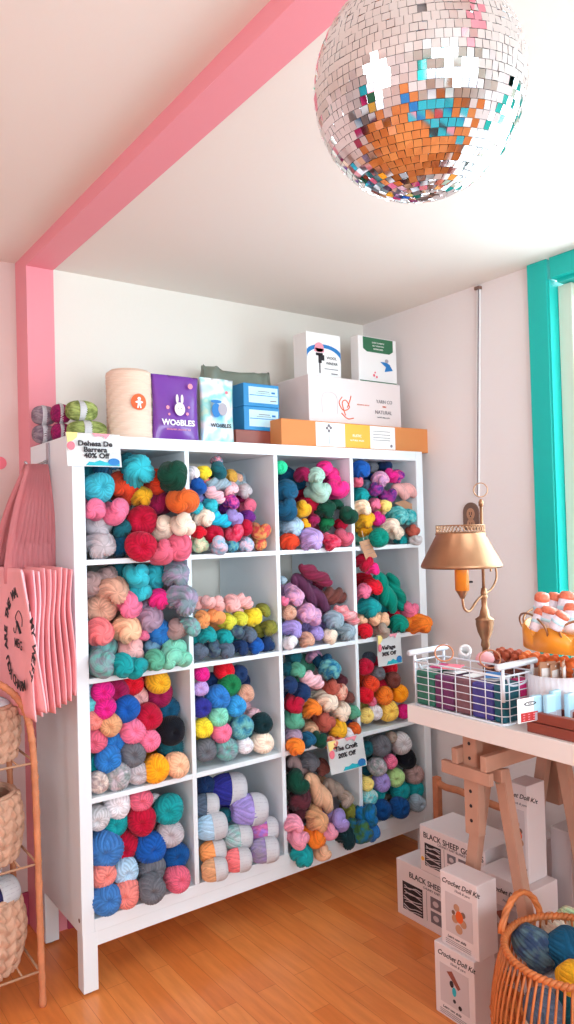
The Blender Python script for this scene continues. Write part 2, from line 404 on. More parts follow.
def hank_mesh(i, length=1.35, twist=2.4, lobes=2):
    r = random.Random(300 + i); ph = [r.uniform(0, 6.28) for _ in range(6)]; N = r.choice((7, 8, 9))
    bx = r.uniform(-.13, .13)
    def fn(p, t):
        s = math.sin(p); c = math.cos(p); u = (1 - c) / 2
        rho = s ** .62 if s > 0 else 0
        y = -sgnpow(c, .9) * length
        a = t - twist * (u - .5) * 2 - ph[0]
        if lobes == 2: a = (a + PI / 2) % PI - PI / 2; D, R = .37, .68       # angle inside one lobe
        else: a = (a + PI / 3) % (2 * PI / 3) - PI / 3; D, R = .42, .60
        lob = D * math.cos(a) + math.sqrt(max(0, R * R - (D * math.sin(a)) ** 2))
        # the two lobes pinch where they wrap each other
        lob *= 1 - .05 * math.cos(4 * PI * u + ph[1])
        beta = math.atan2(lob * math.sin(a), lob * math.cos(a) - D)
        d = abs(math.sin(N * .8 * beta + 6 * y / length + ph[2])) ** .55 * 2 - 1.4
        rr = rho * (lob + .078 * d * min(1, 2 * s)) * 1.0
        bend = bx * (1 - (y / length) ** 2) * 1.2
        return (rr * math.cos(t) + bend, y, rr * math.sin(t) * .97, math.floor((N * .8 * beta + 6 * y / length + ph[2]) / PI) % 17)
    return mesh_from('hank', fn, 120, 64)
BALLS = [ball_mesh(i) for i in range(4)]
HANKS = [hank_mesh(i, twist=tw, lobes=lb) for i, (tw, lb) in enumerate(((1.1, 3), (-1.6, 2), (2.0, 3), (-1.2, 3), (1.5, 2)))]
LONGS = [hank_mesh(20 + i, length=1.0, twist=tw) for i, tw in enumerate((3.6, -3.2))]
def sleeve_mesh():
    bm = bmesh.new(); prof = [(.78, -.14), (1.06, .02), (1.075, .12), (1.07, .35), (1.04, .55), (.95, .74), (.78, .87), (.5, .95)]
    vs = []
    n = 48
    for rr, y in prof[1:]:
        vs.append([bm.verts.new((rr * math.cos(2 * PI * k / n), y, rr * math.sin(2 * PI * k / n))) for k in range(n)])
    for a, b in zip(vs, vs[1:]):
        for k in range(n): bm.faces.new((a[k], a[(k + 1) % n], b[(k + 1) % n], b[k]))
    bmesh.ops.solidify(bm, geom=bm.faces[:], thickness=.02)
    me = bpy.data.meshes.new('label_band'); bmesh.ops.recalc_face_normals(bm, faces=bm.faces); bm.to_mesh(me); bm.free()
    me.polygons.foreach_set('use_smooth', [True] * len(me.polygons)); me.materials.append(None); return me
SLEEVE = sleeve_mesh()
def bandmat():
    "paper band printed with grey small print"
    m = bpy.data.materials.new('printed_paper_band'); m.use_nodes = True; nt = m.node_tree; b = nt.nodes['Principled BSDF']; b.inputs['Roughness'].default_value = .6
    tc = nt.nodes.new('ShaderNodeTexCoord'); sp = nt.nodes.new('ShaderNodeSeparateXYZ'); nt.links.new(tc.outputs['Object'], sp.inputs[0])
    at = nt.nodes.new('ShaderNodeMath'); at.operation = 'ARCTAN2'; nt.links.new(sp.outputs[0], at.inputs[0]); nt.links.new(sp.outputs[2], at.inputs[1])
    w_ = nt.nodes.new('ShaderNodeMath'); w_.operation = 'SINE'; s_ = nt.nodes.new('ShaderNodeMath'); s_.operation = 'MULTIPLY'; s_.inputs[1].default_value = 26
    nt.links.new(at.outputs[0], s_.inputs[0]); nt.links.new(s_.outputs[0], w_.inputs[0])
    n = nt.nodes.new('ShaderNodeTexNoise'); n.inputs['Scale'].default_value = 9; nt.links.new(tc.outputs['Object'], n.inputs[0])
    mu = nt.nodes.new('ShaderNodeMath'); mu.operation = 'MULTIPLY'; nt.links.new(w_.outputs[0], mu.inputs[0]); nt.links.new(n.outputs[0], mu.inputs[1])
    cr = nt.nodes.new('ShaderNodeValToRGB'); cr.color_ramp.elements[0].position = .44; cr.color_ramp.elements[1].position = .56
    cr.color_ramp.elements[0].color = lin((247, 245, 248)); cr.color_ramp.elements[1].color = lin((226, 222, 228))
    nt.links.new(mu.outputs[0], cr.inputs[0]); nt.links.new(cr.outputs[0], b.inputs['Base Color']); return m
M['band'] = bandmat()

COL = {
 'teal': (20, 150, 155), 'light teal': (60, 172, 192), 'turquoise': (52, 184, 200), 'bright cyan': (40, 190, 225), 'dark teal': (24, 92, 104),
 'petrol': (22, 84, 118), 'red orange': (228, 72, 42), 'red': (212, 22, 44), 'crimson': (180, 16, 52), 'dark green': (12, 66, 50), 'green': (22, 118, 70),
 'bright green': (44, 206, 150), 'mustard': (228, 170, 38), 'golden': (250, 168, 28), 'gold': (200, 152, 66), 'amber': (255, 160, 28), 'rust': (216, 98, 40), 'orange': (244, 130, 44),
 'soft orange': (246, 158, 96), 'soft pink': (236, 152, 176), 'pink': (234, 116, 152), 'hot pink': (240, 46, 136), 'pale pink': (240, 188, 198), 'blush': (236, 176, 174), 'rose': (218, 98, 124),
 'coral': (238, 120, 124), 'salmon': (232, 134, 126), 'peach': (240, 188, 152), 'grey': (186, 178, 184), 'light grey': (204, 202, 206), 'dark grey': (104, 106, 114),
 'slate': (88, 102, 122), 'cream': (246, 226, 206), 'white': (230, 226, 232), 'tan': (206, 156, 134), 'taupe': (170, 140, 138), 'caramel': (216, 160, 118),
 'mauve': (168, 142, 166), 'lilac': (188, 158, 218), 'lavender': (160, 142, 208), 'blue': (44, 118, 192), 'royal blue': (22, 86, 170), 'navy': (26, 52, 96), 'sky blue': (52, 150, 212),
 'pale blue': (172, 204, 228), 'denim': (62, 118, 184), 'magenta': (214, 32, 132), 'raspberry': (152, 26, 78), 'wine': (126, 38, 66), 'purple': (104, 34, 122), 'plum': (96, 50, 80),
 'maroon': (86, 38, 48), 'brown': (116, 66, 60), 'copper': (186, 92, 78), 'black': (16, 18, 28), 'bottle green': (12, 44, 50), 'mint': (128, 208, 182), 'pale mint': (170, 208, 194),
 'sea green': (88, 166, 138), 'lime': (208, 208, 66), 'yellow': (240, 214, 52), 'lemon': (246, 222, 128), 'olive': (128, 128, 50), 'butter': (250, 208, 96), 'blue violet': (46, 48, 140),
 'apple green': (182, 224, 148), 'aqua': (104, 200, 206), 'grey blue': (150, 172, 186), 'deep blue': (12, 74, 138), 'hazel': (168, 150, 138),
 'steel blue': (110, 152, 180), 'jade': (0, 138, 120)}
COL2 = {
 'grey mauve marled': ((158, 142, 170), (120, 140, 150)), 'grey teal marled': ((128, 142, 152), (110, 176, 170)), 'purple marled': ((70, 50, 120), (160, 50, 140)),
 'blue lilac marled': ((120, 160, 216), (170, 140, 210)), 'pink teal marled': ((226, 140, 156), (44, 120, 140)), 'pink lilac marled': ((232, 168, 196), (196, 146, 190)),
 'coral gold marled': ((214, 74, 74), (226, 166, 96)), 'pastel multi': ((150, 190, 216), (224, 190, 210)), 'green cream marled': ((186, 222, 180), (232, 222, 190)),
 'magenta purple marled': ((226, 80, 150), (104, 40, 132)), 'teal blue marled': ((40, 120, 160), (110, 180, 180)), 'navy slate marled': ((56, 74, 104), (86, 110, 120)),
 'orange pink marled': ((244, 150, 96), (238, 120, 120)), 'speckled grey': ((196, 184, 192), (140, 150, 150)), 'speckled cream': ((222, 206, 196), (170, 150, 150)),
 'teal white marled': ((24, 156, 166), (120, 200, 200)), 'coral pink marled': ((228, 126, 134), (236, 176, 180)), 'mustard pink marled': ((226, 164, 46), (226, 130, 120)),
 'green blue marled': ((64, 110, 60), (24, 110, 160)), 'blue olive marled': ((16, 116, 188), (30, 100, 120)), 'rust cream marled': ((204, 96, 80), (232, 180, 160)),
 'aqua cream marled': ((96, 200, 206), (190, 216, 214)), 'lavender grey marled': ((150, 132, 182), (150, 140, 160)), 'pink red marled': ((214, 30, 70), (236, 90, 120)),
 'cream peach marled': ((248, 226, 196), (240, 196, 160)), 'mint grey marled': ((140, 188, 182), (176, 186, 190)), 'lilac rose marled': ((160, 118, 200), (206, 110, 160))}
def ymat(c):
    if c in COL: return yarnmat(c, COL[c])
    a, b = COL2[c]; return yarnmat(c, a, b)

# cells: origin of the notes, scale, shelf row, column; items: kind u v r colour depth [rv] ; H u1 v1 u2 v2 r colour depth
CELLS = {
'A': (75, 445, 4.592, 0, 0, '''b 108 197 66 light teal 0|h 142 92 58 petrol 1|h 282 118 72 turquoise 0|h 215 195 72 red orange 0|h 366 165 52 red orange 1|h 450 135 68 dark green 0
h 235 52 42 dark teal 2|h 303 235 46 mustard 1|h 378 268 60 raspberry 1|h 484 258 66 rust 0|h 88 303 48 pink 0|h 187 303 58 pink 0|b 308 348 66 crimson 0|b 302 465 66 crimson 0
h 110 382 64 grey 0|h 118 478 66 grey 0|h 208 385 48 dark teal 1|h 206 468 50 petrol 1|h 400 378 54 cream 0|h 488 375 54 cream 0|h 388 484 56 rose 0|h 468 470 60 rose 0'''),
'B': (75, 555, 4.592, 1, 0, '''h 85 130 55 taupe 1|h 150 95 46 taupe 1|h 175 162 66 tan 0|b 122 245 66 tan 0|h 272 100 56 turquoise 0|h 302 168 46 turquoise 0|h 364 92 54 turquoise 1|h 195 52 44 dark teal 2|h 262 48 42 dark teal 2
h 468 90 58 grey mauve marled 0|h 490 212 68 grey mauve marled 0|h 245 230 60 pink 0|h 383 200 44 hot pink 0|h 346 288 56 mauve 0|h 330 236 38 mauve 1|h 110 358 60 coral 0|h 236 345 62 peach 0|b 386 352 56 blue 0
h 470 338 48 taupe 0|h 526 325 46 grey teal marled 0|h 314 366 28 pink 1|h 254 430 58 blush 0|h 342 425 38 steel blue 1|h 122 430 60 grey teal marled 1|h 122 510 60 grey teal marled 0|h 446 415 50 mint 0|h 434 475 48 mint 0|h 488 470 46 mint 0|h 215 510 52 teal 0|h 285 512 48 teal 0|h 362 487 46 sea green 0'''),
'C': (75, 675, 4.592, 2, 0, '''b 76 75 32 pale blue 1|b 76 135 32 aqua 1|b 126 75 48 magenta 0|b 136 148 48 magenta 0|b 190 72 54 raspberry 1|b 258 40 52 red 0|b 285 98 46 blush 1|b 380 30 52 mustard 0|b 388 88 56 raspberry 1
b 235 155 58 royal blue 0|b 336 190 58 crimson 0|b 420 155 54 petrol 1|b 85 205 42 salmon 0|b 162 225 50 caramel 0|h 395 222 40 peach 1|b 440 255 60 black 0|b 262 255 56 pink 0|b 94 300 50 rose 0|b 175 308 50 blue 0|b 340 298 48 pink 0
b 436 330 56 dark teal 1|b 152 385 58 blue 0|b 96 405 46 teal 0|b 262 360 58 dark grey 0|b 285 450 48 grey 0|b 370 430 58 golden 0|b 465 412 54 peach 0|b 195 465 58 speckled grey 0|b 105 492 46 speckled cream 0'''),
'D': (75, 775, 4.592, 3, 0, '''b 102 195 52 light grey 0|b 192 132 60 white 0|b 300 110 52 rose 0|b 180 218 58 teal 0|b 305 205 62 crimson 0|b 428 155 64 teal 0|b 368 118 30 white 2|b 138 335 76 denim 0|b 222 320 64 crimson 0|b 342 330 68 royal blue 0|b 435 265 58 grey 0
b 458 368 58 deep blue 0|b 127 455 56 salmon 0|b 228 437 56 pale blue 0|b 350 430 60 dark grey 0|b 350 520 60 dark grey 0|b 235 540 60 salmon 0|b 468 475 56 rose 0|b 130 572 66 denim 0'''),
'E': (180, 445, 5.218, 0, 1, '''h 68 150 34 white 0|h 125 148 38 yellow 0|h 132 190 26 coral 1|h 196 132 44 dark teal 0|h 192 88 28 pink teal marled 0|h 262 162 34 gold 1|h 300 178 28 tan 1|H 160 203 240 203 32 grey blue 0|H 155 240 205 276 36 pale pink 0
h 98 215 42 royal blue 0|h 62 240 40 blue lilac marled 0|h 100 275 36 blue lilac marled 0|h 258 235 38 pale pink 0|h 308 215 36 grey blue 0|h 335 242 38 grey 0|h 155 320 38 turquoise 0|h 84 332 34 turquoise 0|h 265 295 40 magenta purple marled 0|h 242 335 36 purple 0
h 346 330 44 rose 1|h 352 375 40 purple 0|h 330 285 34 raspberry 1|h 118 380 50 cream 0|H 172 378 236 396 38 bright cyan 0|h 272 375 45 lavender 0|h 318 345 26 peach 1|h 332 432 44 crimson 0|b 175 467 48 crimson 0|h 275 465 50 pink red marled 0|h 98 455 36 red 0|h 66 465 28 peach 1
h 420 450 48 coral gold marled 0|h 415 518 36 coral gold marled 1|h 100 525 42 green cream marled 0|h 205 528 44 pastel multi 0|h 272 532 34 teal blue marled 0|h 338 515 42 pastel multi 0'''),
'F': (180, 555, 5.218, 1, 1, '''h 142 245 36 blush 0|h 94 255 34 blush 1|h 195 250 38 blush 0|h 270 255 44 blush 0|h 300 288 28 blush 1|H 305 232 350 248 36 blush 0|h 120 333 42 soft orange 0|h 182 318 44 soft orange 0|h 243 345 42 lime 0|h 315 333 38 lime 0|h 380 320 48 yellow 0
h 430 290 38 olive 1|h 460 380 40 olive 0|h 405 385 40 olive 1|h 85 432 38 teal 1|h 140 418 44 teal 0|h 225 430 44 teal 0|h 290 395 38 navy slate marled 0|h 352 422 40 slate 0|h 105 500 42 slate 0|h 168 490 42 navy slate marled 0|h 238 498 42 slate 0
h 315 478 42 navy 0|h 385 475 42 royal blue 0|h 450 460 38 navy 1'''),
'G': (180, 650, 5.218, 2, 1, '''b 112 125 38 magenta 0|b 165 165 44 navy 2|b 230 105 50 red 0|b 306 125 44 navy 1|b 255 182 56 green 0|b 342 225 42 tan 0|b 108 200 38 lilac 0|b 195 245 60 blue 0|b 110 300 48 blue violet 0|b 288 290 52 sky blue 0|b 200 345 50 mint 0|b 120 405 48 yellow 0|b 212 427 52 pink 0
b 320 400 58 teal blue marled 0|b 278 365 30 mint 1|b 425 382 52 bottle green 0|b 386 352 44 pale pink 1|b 428 482 54 cream 0|b 335 497 42 white 0|b 240 514 58 grey teal marled 0|b 128 520 56 dark grey 0'''),
'H': (180, 760, 5.218, 3, 1, '''l 250 150 78 blue violet 1|b 130 135 50 navy 2|l 135 235 56 slate 1|l 360 258 78 lavender 0|l 434 362 62 lilac rose marled 0|l 440 470 62 lavender grey marled 0|l 165 348 66 pale blue 0|l 300 400 62 mint grey marled 0|b 235 290 36 dark teal 2|l 170 475 56 soft orange 0|l 180 572 56 caramel 0|l 302 522 58 coral 0'''),
'I': (272, 450, 6.378, 0, 2, '''b 55 112 40 bright green 0|h 195 155 54 raspberry 1|h 276 168 50 pale mint 0|h 292 275 70 pale mint 0|h 330 115 46 hot pink 1|h 385 185 58 hot pink 0|h 415 250 66 hot pink 0|h 98 260 66 petrol 0|h 86 370 70 petrol 0|h 180 372 54 mustard 0|h 230 350 60 crimson 1|h 258 450 40 raspberry 1
h 205 482 38 golden 1|h 340 378 62 dark green 0|h 402 352 45 dark green 1|h 480 412 56 dark green 0|h 348 465 48 green 1|h 130 495 60 pale blue 0|h 110 595 56 red orange 0|h 245 578 68 lilac 0|h 330 555 35 rose 0|h 378 590 48 pink red marled 0|h 452 560 56 rose 0|h 435 475 40 crimson 1'''),
'J': (345, 450, 6.378, 0, 3, '''h 98 132 56 royal blue 0|h 165 115 40 dark grey 2|h 255 112 46 navy 2|h 225 190 48 pink lilac marled 0|h 285 160 44 magenta 0|h 332 170 42 magenta purple marled 0|h 76 205 32 rose 0|h 130 235 42 slate 1|h 195 250 44 purple marled 0|h 270 290 52 purple marled 0|H 330 255 420 270 50 blush 0|h 100 290 46 teal 1
h 102 372 56 cream peach marled 0|h 185 345 40 pink 1|h 255 352 42 lemon 0|h 225 385 34 peach 1|h 330 425 56 teal white marled 0|h 400 430 48 teal white marled 0|h 205 445 44 magenta 0|h 122 450 56 mustard 0|h 115 505 50 golden 0|h 290 490 56 cream 0|h 322 530 44 cream 0|b 215 560 58 jade 0|h 350 575 38 teal 1|h 430 520 38 copper 0|h 452 570 32 light grey 0
h 110 565 34 mint 1|h 445 395 30 navy 2'''),
'K': (272, 550, 6.378, 1, 2, '''H 205 120 350 200 46 wine 0|H 160 190 340 365 52 plum 1|H 350 290 425 290 54 brown 1|h 120 250 40 pink lilac marled 0|h 148 302 58 pink lilac marled 0|h 66 195 26 grey blue 1|h 74 325 28 pink 0|b 108 400 44 tan 0|h 212 402 58 pink lilac marled 0|h 272 432 50 pink lilac marled 0
H 430 385 520 440 46 coral pink marled 0|h 395 440 60 grey blue 0|h 470 522 52 grey blue 0|h 125 505 60 lavender 0|h 282 530 50 lavender 0|h 370 545 48 cream 0|h 212 575 46 tan 0|h 112 602 44 white 0'''),
'L': (345, 540, 6.378, 1, 3, '''h 118 150 52 crimson 0|h 172 185 44 hot pink 0|h 168 298 58 red 0|h 116 330 46 pink 0|H 215 245 300 430 50 jade 0|H 290 245 360 420 46 jade 1|h 150 425 64 teal 0|h 235 500 46 peach 0|h 180 505 42 peach 0|h 105 512 34 peach 1|h 308 487 40 crimson 0|h 335 540 54 jade 0|h 430 440 52 pink 1|h 412 545 54 orange 0|h 480 538 60 orange 0|h 125 582 46 red 0|h 232 572 44 hazel 0'''),
'M': (272, 640, 5.74, 2, 2, '''h 92 170 42 dark teal 1|h 152 172 42 sea green 0|h 235 95 42 pink lilac marled 1|h 290 130 48 petrol 0|h 330 172 54 teal blue marled 0|h 120 105 44 dark teal 2|H 190 215 260 240 44 pale pink 0|h 100 262 44 navy 0|h 165 295 52 navy 0|h 385 235 40 maroon 1|h 452 325 36 brown 1|h 335 275 44 copper 0|h 382 300 48 rust cream marled 0
h 250 325 34 cream 1|h 305 350 58 cream 0|h 390 412 54 cream 0|h 118 365 54 crimson 0|h 220 395 52 orange 0|h 295 462 54 copper 0|h 131 455 54 sea green 0|h 465 412 38 sea green 0|h 370 512 50 mustard 0|h 430 465 26 navy 1|h 470 505 34 rust 0|h 120 548 48 mauve 0|h 225 515 44 peach 1|h 205 572 42 petrol 0|h 270 575 42 dark green 0|h 130 608 48 orange 0|h 425 540 34 white 0|h 335 595 34 rust cream marled 0|h 382 580 26 coral 0'''),
'N': (350, 630, 6.378, 2, 3, '''b 95 235 50 crimson 0|b 175 275 44 dark grey 0|b 122 180 40 slate 2|b 250 240 48 red 1|b 272 315 48 brown 0|b 132 345 50 red orange 0|b 196 357 42 crimson 1|b 96 415 50 red 0|b 215 418 54 orange 0|b 312 402 54 amber 0|b 136 455 30 pink 1|b 100 545 46 lemon 0|b 156 525 46 white 0|b 240 515 62 butter 0|b 340 518 44 magenta 0'''),
'O': (272, 745, 5.218, 3, 2, '''H 110 90 190 180 40 taupe 1|h 130 195 58 dark green 0|h 195 90 44 dark grey 1|h 255 118 40 brown 1|h 138 285 56 maroon 0|h 150 345 52 maroon 0|H 200 185 290 320 46 peach 0|H 295 205 350 250 38 hazel 1|h 385 278 40 hazel 0|h 212 340 46 caramel 1|h 230 392 54 caramel s|h 345 388 50 lavender s|h 395 340 40 olive 1
h 112 412 44 soft pink s|h 135 487 50 soft pink s|h 212 482 52 orange s|h 290 452 44 soft pink s|h 262 556 42 peach s|h 155 576 54 teal s|h 385 480 52 bottle green s|h 455 440 58 green blue marled s|h 495 368 52 blue olive marled s|h 505 445 48 blue s'''),
'P': (350, 715, 6.378, 3, 3, '''b 102 215 44 dark teal 1|b 190 195 64 dark grey 0|b 262 142 36 hazel 1|b 322 178 64 light grey 0|b 172 327 56 speckled grey 0|b 255 297 42 pink 0|b 358 277 58 black 0|b 106 340 40 dark teal 2|b 288 397 54 apple green 0|b 108 440 40 lemon 0|b 198 428 54 lavender 0|b 403 375 60 taupe 0|b 120 522 50 aqua cream marled 0|b 178 500 42 teal 1
b 318 482 58 teal 0|b 408 472 54 teal 0|b 200 600 60 deep blue 0|b 315 590 60 deep blue 0|b 425 562 50 grey blue 0|b 240 535 28 hazel 2'''),
}
ROWN = ['top row', 'second row', 'third row', 'bottom row']
COLN = ['first', 'second', 'third', 'fourth']
KN = {'b': 'yarn ball', 'h': 'yarn hank', 'H': 'twisted yarn hank', 'l': 'banded yarn skein'}
NAMES = {'b': 'yarn_ball', 'h': 'yarn_hank', 'H': 'yarn_hank', 'l': 'banded_yarn_skein'}
protos = {}
def yobj(kind, me, cname):
    key = me.name
    if key not in protos:
        o = bpy.data.objects.new(NAMES[kind], me); protos[key] = o
    else:
        o = protos[key].copy()
    C.objects.link(o)
    o.material_slots[0].link = 'OBJECT'; o.material_slots[0].material = ymat(cname)
    return o
def sleeve(par, cname='paper band'):
    s = bpy.data.objects.new('paper_band', SLEEVE); C.objects.link(s); s.parent = par
    s.material_slots[0].link = 'OBJECT'; s.material_slots[0].material = M['band']
    s['label'] = 'white printed paper band'
    return s
def parse(s):
    out = []
    for it in s.replace('\n', '|').split('|'):
        f = it.split()
        if not f: continue
        k = f[0]; nn = 5 if k == 'H' else 3
        nums = [float(x) for x in f[1:1 + nn]]; d = f[-1]; out.append((k, nums, ' '.join(f[1 + nn:-1]), d))
    return out
rg = random.Random(5)
used_labels = set()
for key, (ox, oy, sc, row, col, spec) in CELLS.items():
    x0, x1 = XC[col]; z0, z1 = ZC[row]
    its = []
    for k, nums, cn, d in parse(spec):
        P = [(ox + nums[i] / sc, oy + nums[i + 1] / sc) for i in range(0, len(nums) - 1, 2)]
        rpx = nums[-1] / sc
        u = sum(p[0] for p in P) / len(P); v = sum(p[1] for p in P) / len(P)
        rr = rpx * 2.35 / F
        ly = {'b': .95, 'h': 1.2, 'H': 1.0, 'l': 1.0}[k]
        its.append(dict(k=k, P=P, u=u, v=v, rpx=rpx * 1.07, ly=ly, c=cn, d=d))
    def trial(t, y):
        p = hit(1, y, t['u'], t['v']); r = t['rpx'] * depth(p) / F; e = r * .93
        free = y < -.45 * r
        bad = max(0, p.z + e - z1)
        if t['d'] != 's': bad += max(0, x0 + e - p.x)
        if not free: bad += max(0, p.x + e - x1) + max(0, z0 + e - p.z)
        return bad, p, r
    def settle(t, ymin):
        r0 = t['rpx'] * 2.4 / F; y0 = {'0': .9, '1': 1.9, '2': 3.6, 's': -.75}[t['d']] * r0
        y0 = max(y0, ymin); best = None
        lo = {'0': -.8 * r0, 's': -.8 * r0, '1': .03, '2': .09}[t['d']]
        for n in range(80):
            y = lo + (.36 - lo) * n / 79
            bad, p, r = trial(t, y)
            cost = bad * 9 + abs(y - y0)
            if best is None or cost < best[0]: best = (cost, y, p, r)
        if t['d'] == 's': best = (0, y0) + trial(t, y0)[1:]
        _, t['y'], t['p'], t['r'] = best
        if t['y'] >= -.45 * t['r']:
            e = t['r'] * .9; q = t['p']
            q.x = min(max(q.x, x0 + e), x1 - e); q.z = min(max(q.z, z0 + e), z1 - e)
    for t in its: settle(t, -1)
    for it in range(20):
        for i in range(len(its)):
            for j in range(i + 1, len(its)):
                a, b = its[i], its[j]
                D = a['p'] - b['p']; s = a['r'] + b['r']; sy = a['r'] * a['ly'] + b['r'] * b['ly']
                q = math.sqrt((D.x / s) ** 2 + (D.z / s) ** 2 + (D.y / sy) ** 2)
                if q < .70:
                    if a['d'] == 's' or b['d'] == 's': back = a if b['d'] == 's' else b
                    elif a['d'] == b['d']: back = a if a['rpx'] < b['rpx'] else b
                    else: back = a if a['d'] > b['d'] else b
                    if back['d'] == 's': continue
                    ny = back['y'] + .006
                    if ny < .36 - back['r']: 
                        bad, p_, r_ = trial(back, ny)
                        if bad < .012: back['y'], back['p'], back['r'] = ny, p_, r_
    # yarn of the second layer, showing in the gaps between the front ones
    fill = []
    for gi in range(14):
        for gj in range(14):
            X_ = x0 + (x1 - x0) * (gi + .5) / 14; Z_ = z0 + (z1 - z0) * (gj + .5) / 14
            q = RT.dot(Vector((X_, .17, Z_)) - CAM), DN.dot(Vector((X_, .17, Z_)) - CAM), FW.dot(Vector((X_, .17, Z_)) - CAM)
            u, v = 287 + F * q[0] / q[2], 512 + F * q[1] / q[2]
            ds = sorted((math.hypot(t['u'] - u, t['v'] - v) / t['rpx'], n) for n, t in enumerate(its))
            if ds[0][0] < 1.0 or ds[2][0] > 2.1 or ds[1][0] > 1.7: continue
            if not any(t['v'] > v + 2 for t in its if math.hypot(t['u'] - u, t['v'] - v) < t['rpx'] * 2): continue
            if not any(t['v'] < v - 2 for t in its if math.hypot(t['u'] - u, t['v'] - v) < t['rpx'] * 2.3): continue
            if any(math.hypot(f_['u'] - u, f_['v'] - v) < 11 for f_ in fill): continue
            src = its[ds[0][1]]
            f_ = dict(k='b' if src['k'] in 'bl' else 'h', P=[(u, v)], u=u, v=v, rpx=9.5, ly=1.0, c=src['c'], d='2')
            f_['y'] = .20; f_['p'] = hit(1, .20, u, v); f_['r'] = min(.040, f_['rpx'] * depth(f_['p']) / F)
            e = f_['r']
            f_['p'].x = min(max(f_['p'].x, x0 + e), x1 - e); f_['p'].z = min(max(f_['p'].z, z0 + e), z1 - e)
            if u > 0: fill.append(f_)
    its += fill[:9]
    # names of things in this cubby, so that every label singles one out
    cub = '%s %s cubby' % (ROWN[row], COLN[col])
    def nm(t): return '%s %s' % (t['c'], {'b': 'ball', 'h': 'hank', 'H': 'hank', 'l': 'skein'}[t['k']])
    for t in its:
        cands = []
        for o in its:
            if o is t: continue
            du = o['u'] - t['u']; dv = o['v'] - t['v']; dist = math.hypot(du, dv)
            if nm(o) == nm(t): dist *= 1.8
            if abs(dv) > abs(du): w_ = 'under' if dv < 0 else 'above'
            else: w_ = 'left of' if du > 0 else 'right of'
            cnt = sum(1 for q in its if nm(q) == nm(o))
            cands.append((dist * (1 if cnt == 1 else 1.5), w_, nm(o)))
        cands.sort(key=lambda z: z[0])
        base = '%s %s, %s' % (t['c'], KN[t['k']], cub)
        same = [q for q in its if q is not t and q['c'] == t['c']]
        lab = None
        for dd, w_, n_ in cands[:8]:
            l = base + ', %s %s' % (w_, n_)
            if l not in used_labels and len(l.split()) <= 16: lab = l; break
        if lab is None:
            for dd, w_, n_ in cands:
                for xtra in ('behind', 'touching', 'close to', 'beside'):
                    l = base + ', %s %s' % (xtra, n_)
                    if l not in used_labels and len(l.split()) <= 16: lab = l; break
                if lab: break
        used_labels.add(lab)
        # build
        y = t['y']; p = t['p']; r = t['r']
        if t['k'] == 'H':
            a = hit(1, y, *t['P'][0]); b = hit(1, y, *t['P'][1]); dv_ = b - a
            mid = (a + b) / 2; off = p - mid
            ln = dv_.length / 2 + r * .75
            o = yobj('H', LONGS[rg.randrange(2)], t['c'])
            o.rotation_mode = 'QUATERNION'
            o.rotation_quaternion = dv_.normalized().to_track_quat('Y', 'Z')
            o.scale = (r, ln, r); o.location = p
        elif t['k'] == 'l':
            o = yobj('l', BALLS[rg.randrange(4)], t['c'])
            o.rotation_euler = (rg.uniform(-.1, .1), rg.uniform(-.3, .3), math.radians(-112 + rg.uniform(-10, 10)))
            o.scale = (r * .92, r * 1.22, r * .92); o.location = p
            sleeve(o)
        else:
            me = BALLS[rg.randrange(4)] if t['k'] == 'b' else HANKS[rg.randrange(5)]
            o = yobj(t['k'], me, t['c'])
            o.rotation_euler = (rg.uniform(-.12, .12), rg.uniform(-PI, PI), -.25 + rg.uniform(-.25, .25) * (1 if t['y'] > .03 else 1))
            o.scale = (r, r * (1.0 if t['k'] == 'b' else .95), r); o.location = p
        tag(o, lab, 'yarn', 'yarn in the %s' % cub)

# ------------------------------------------------------------------ on top of the shelf
ZT = 1.6405
# small banded skeins: stacked at the left end
def cake(name, u, v, rpx, hz, y, cname, label, rz=-.5, tilt=0, tall=False):
    p = hit(1, y, u, v); r = rpx * depth(p) / F
    o = yobj('l', BALLS[rg.randrange(4)], cname)
    o.name = name; o.rotation_euler = (0, tilt, rz); o.scale = (hz, r, hz); o.location = p
    s = sleeve(o); s.scale = (1, .52, 1); s.location = (0, -.18, 0)
    return tag(o, label, 'yarn', 'banded skeins on top of the shelf'), p
YM2 = {'grey marl': ((150, 132, 140), (120, 100, 116)), 'magenta marl': ((158, 30, 92), (126, 24, 80)), 'green marl': ((104, 116, 58), (158, 170, 100))}
for k, (a, b) in YM2.items(): COL2[k] = (a, b)
for u, y, cn, lab, rp in ((44, .28, 'grey marl', 'grey', 11), (61, .22, 'magenta marl', 'magenta', 9), (82, .14, 'green marl', 'green', 15)):
    for k in range(2):
        hz = .031; rp_ = rp + (4 if (k == 0 and lab == 'green') else 0); uu = u + (5 if (k == 0 and lab == 'green') else 0)
        p = hit(1, y, uu, 430); z = ZT + hz * (1.0 + 1.96 * k)
        r = rp_ * depth(p) / F
        o = yobj('l', BALLS[rg.randrange(4)], cn); o.location = (p.x, y, z); o.scale = (hz, r * 1.08, hz)
        o.rotation_euler = (0, rg.uniform(0, 3), -PI / 2 - .1)
        s = sleeve(o); s.scale = (1.0, .62, 1.0); s.location = (0, -.25, 0)
        tag(o, '%s marled banded skein on the shelf top, %s of its pair' % (lab, ['lower', 'upper'][k]), 'yarn', 'banded skeins on the shelf top')
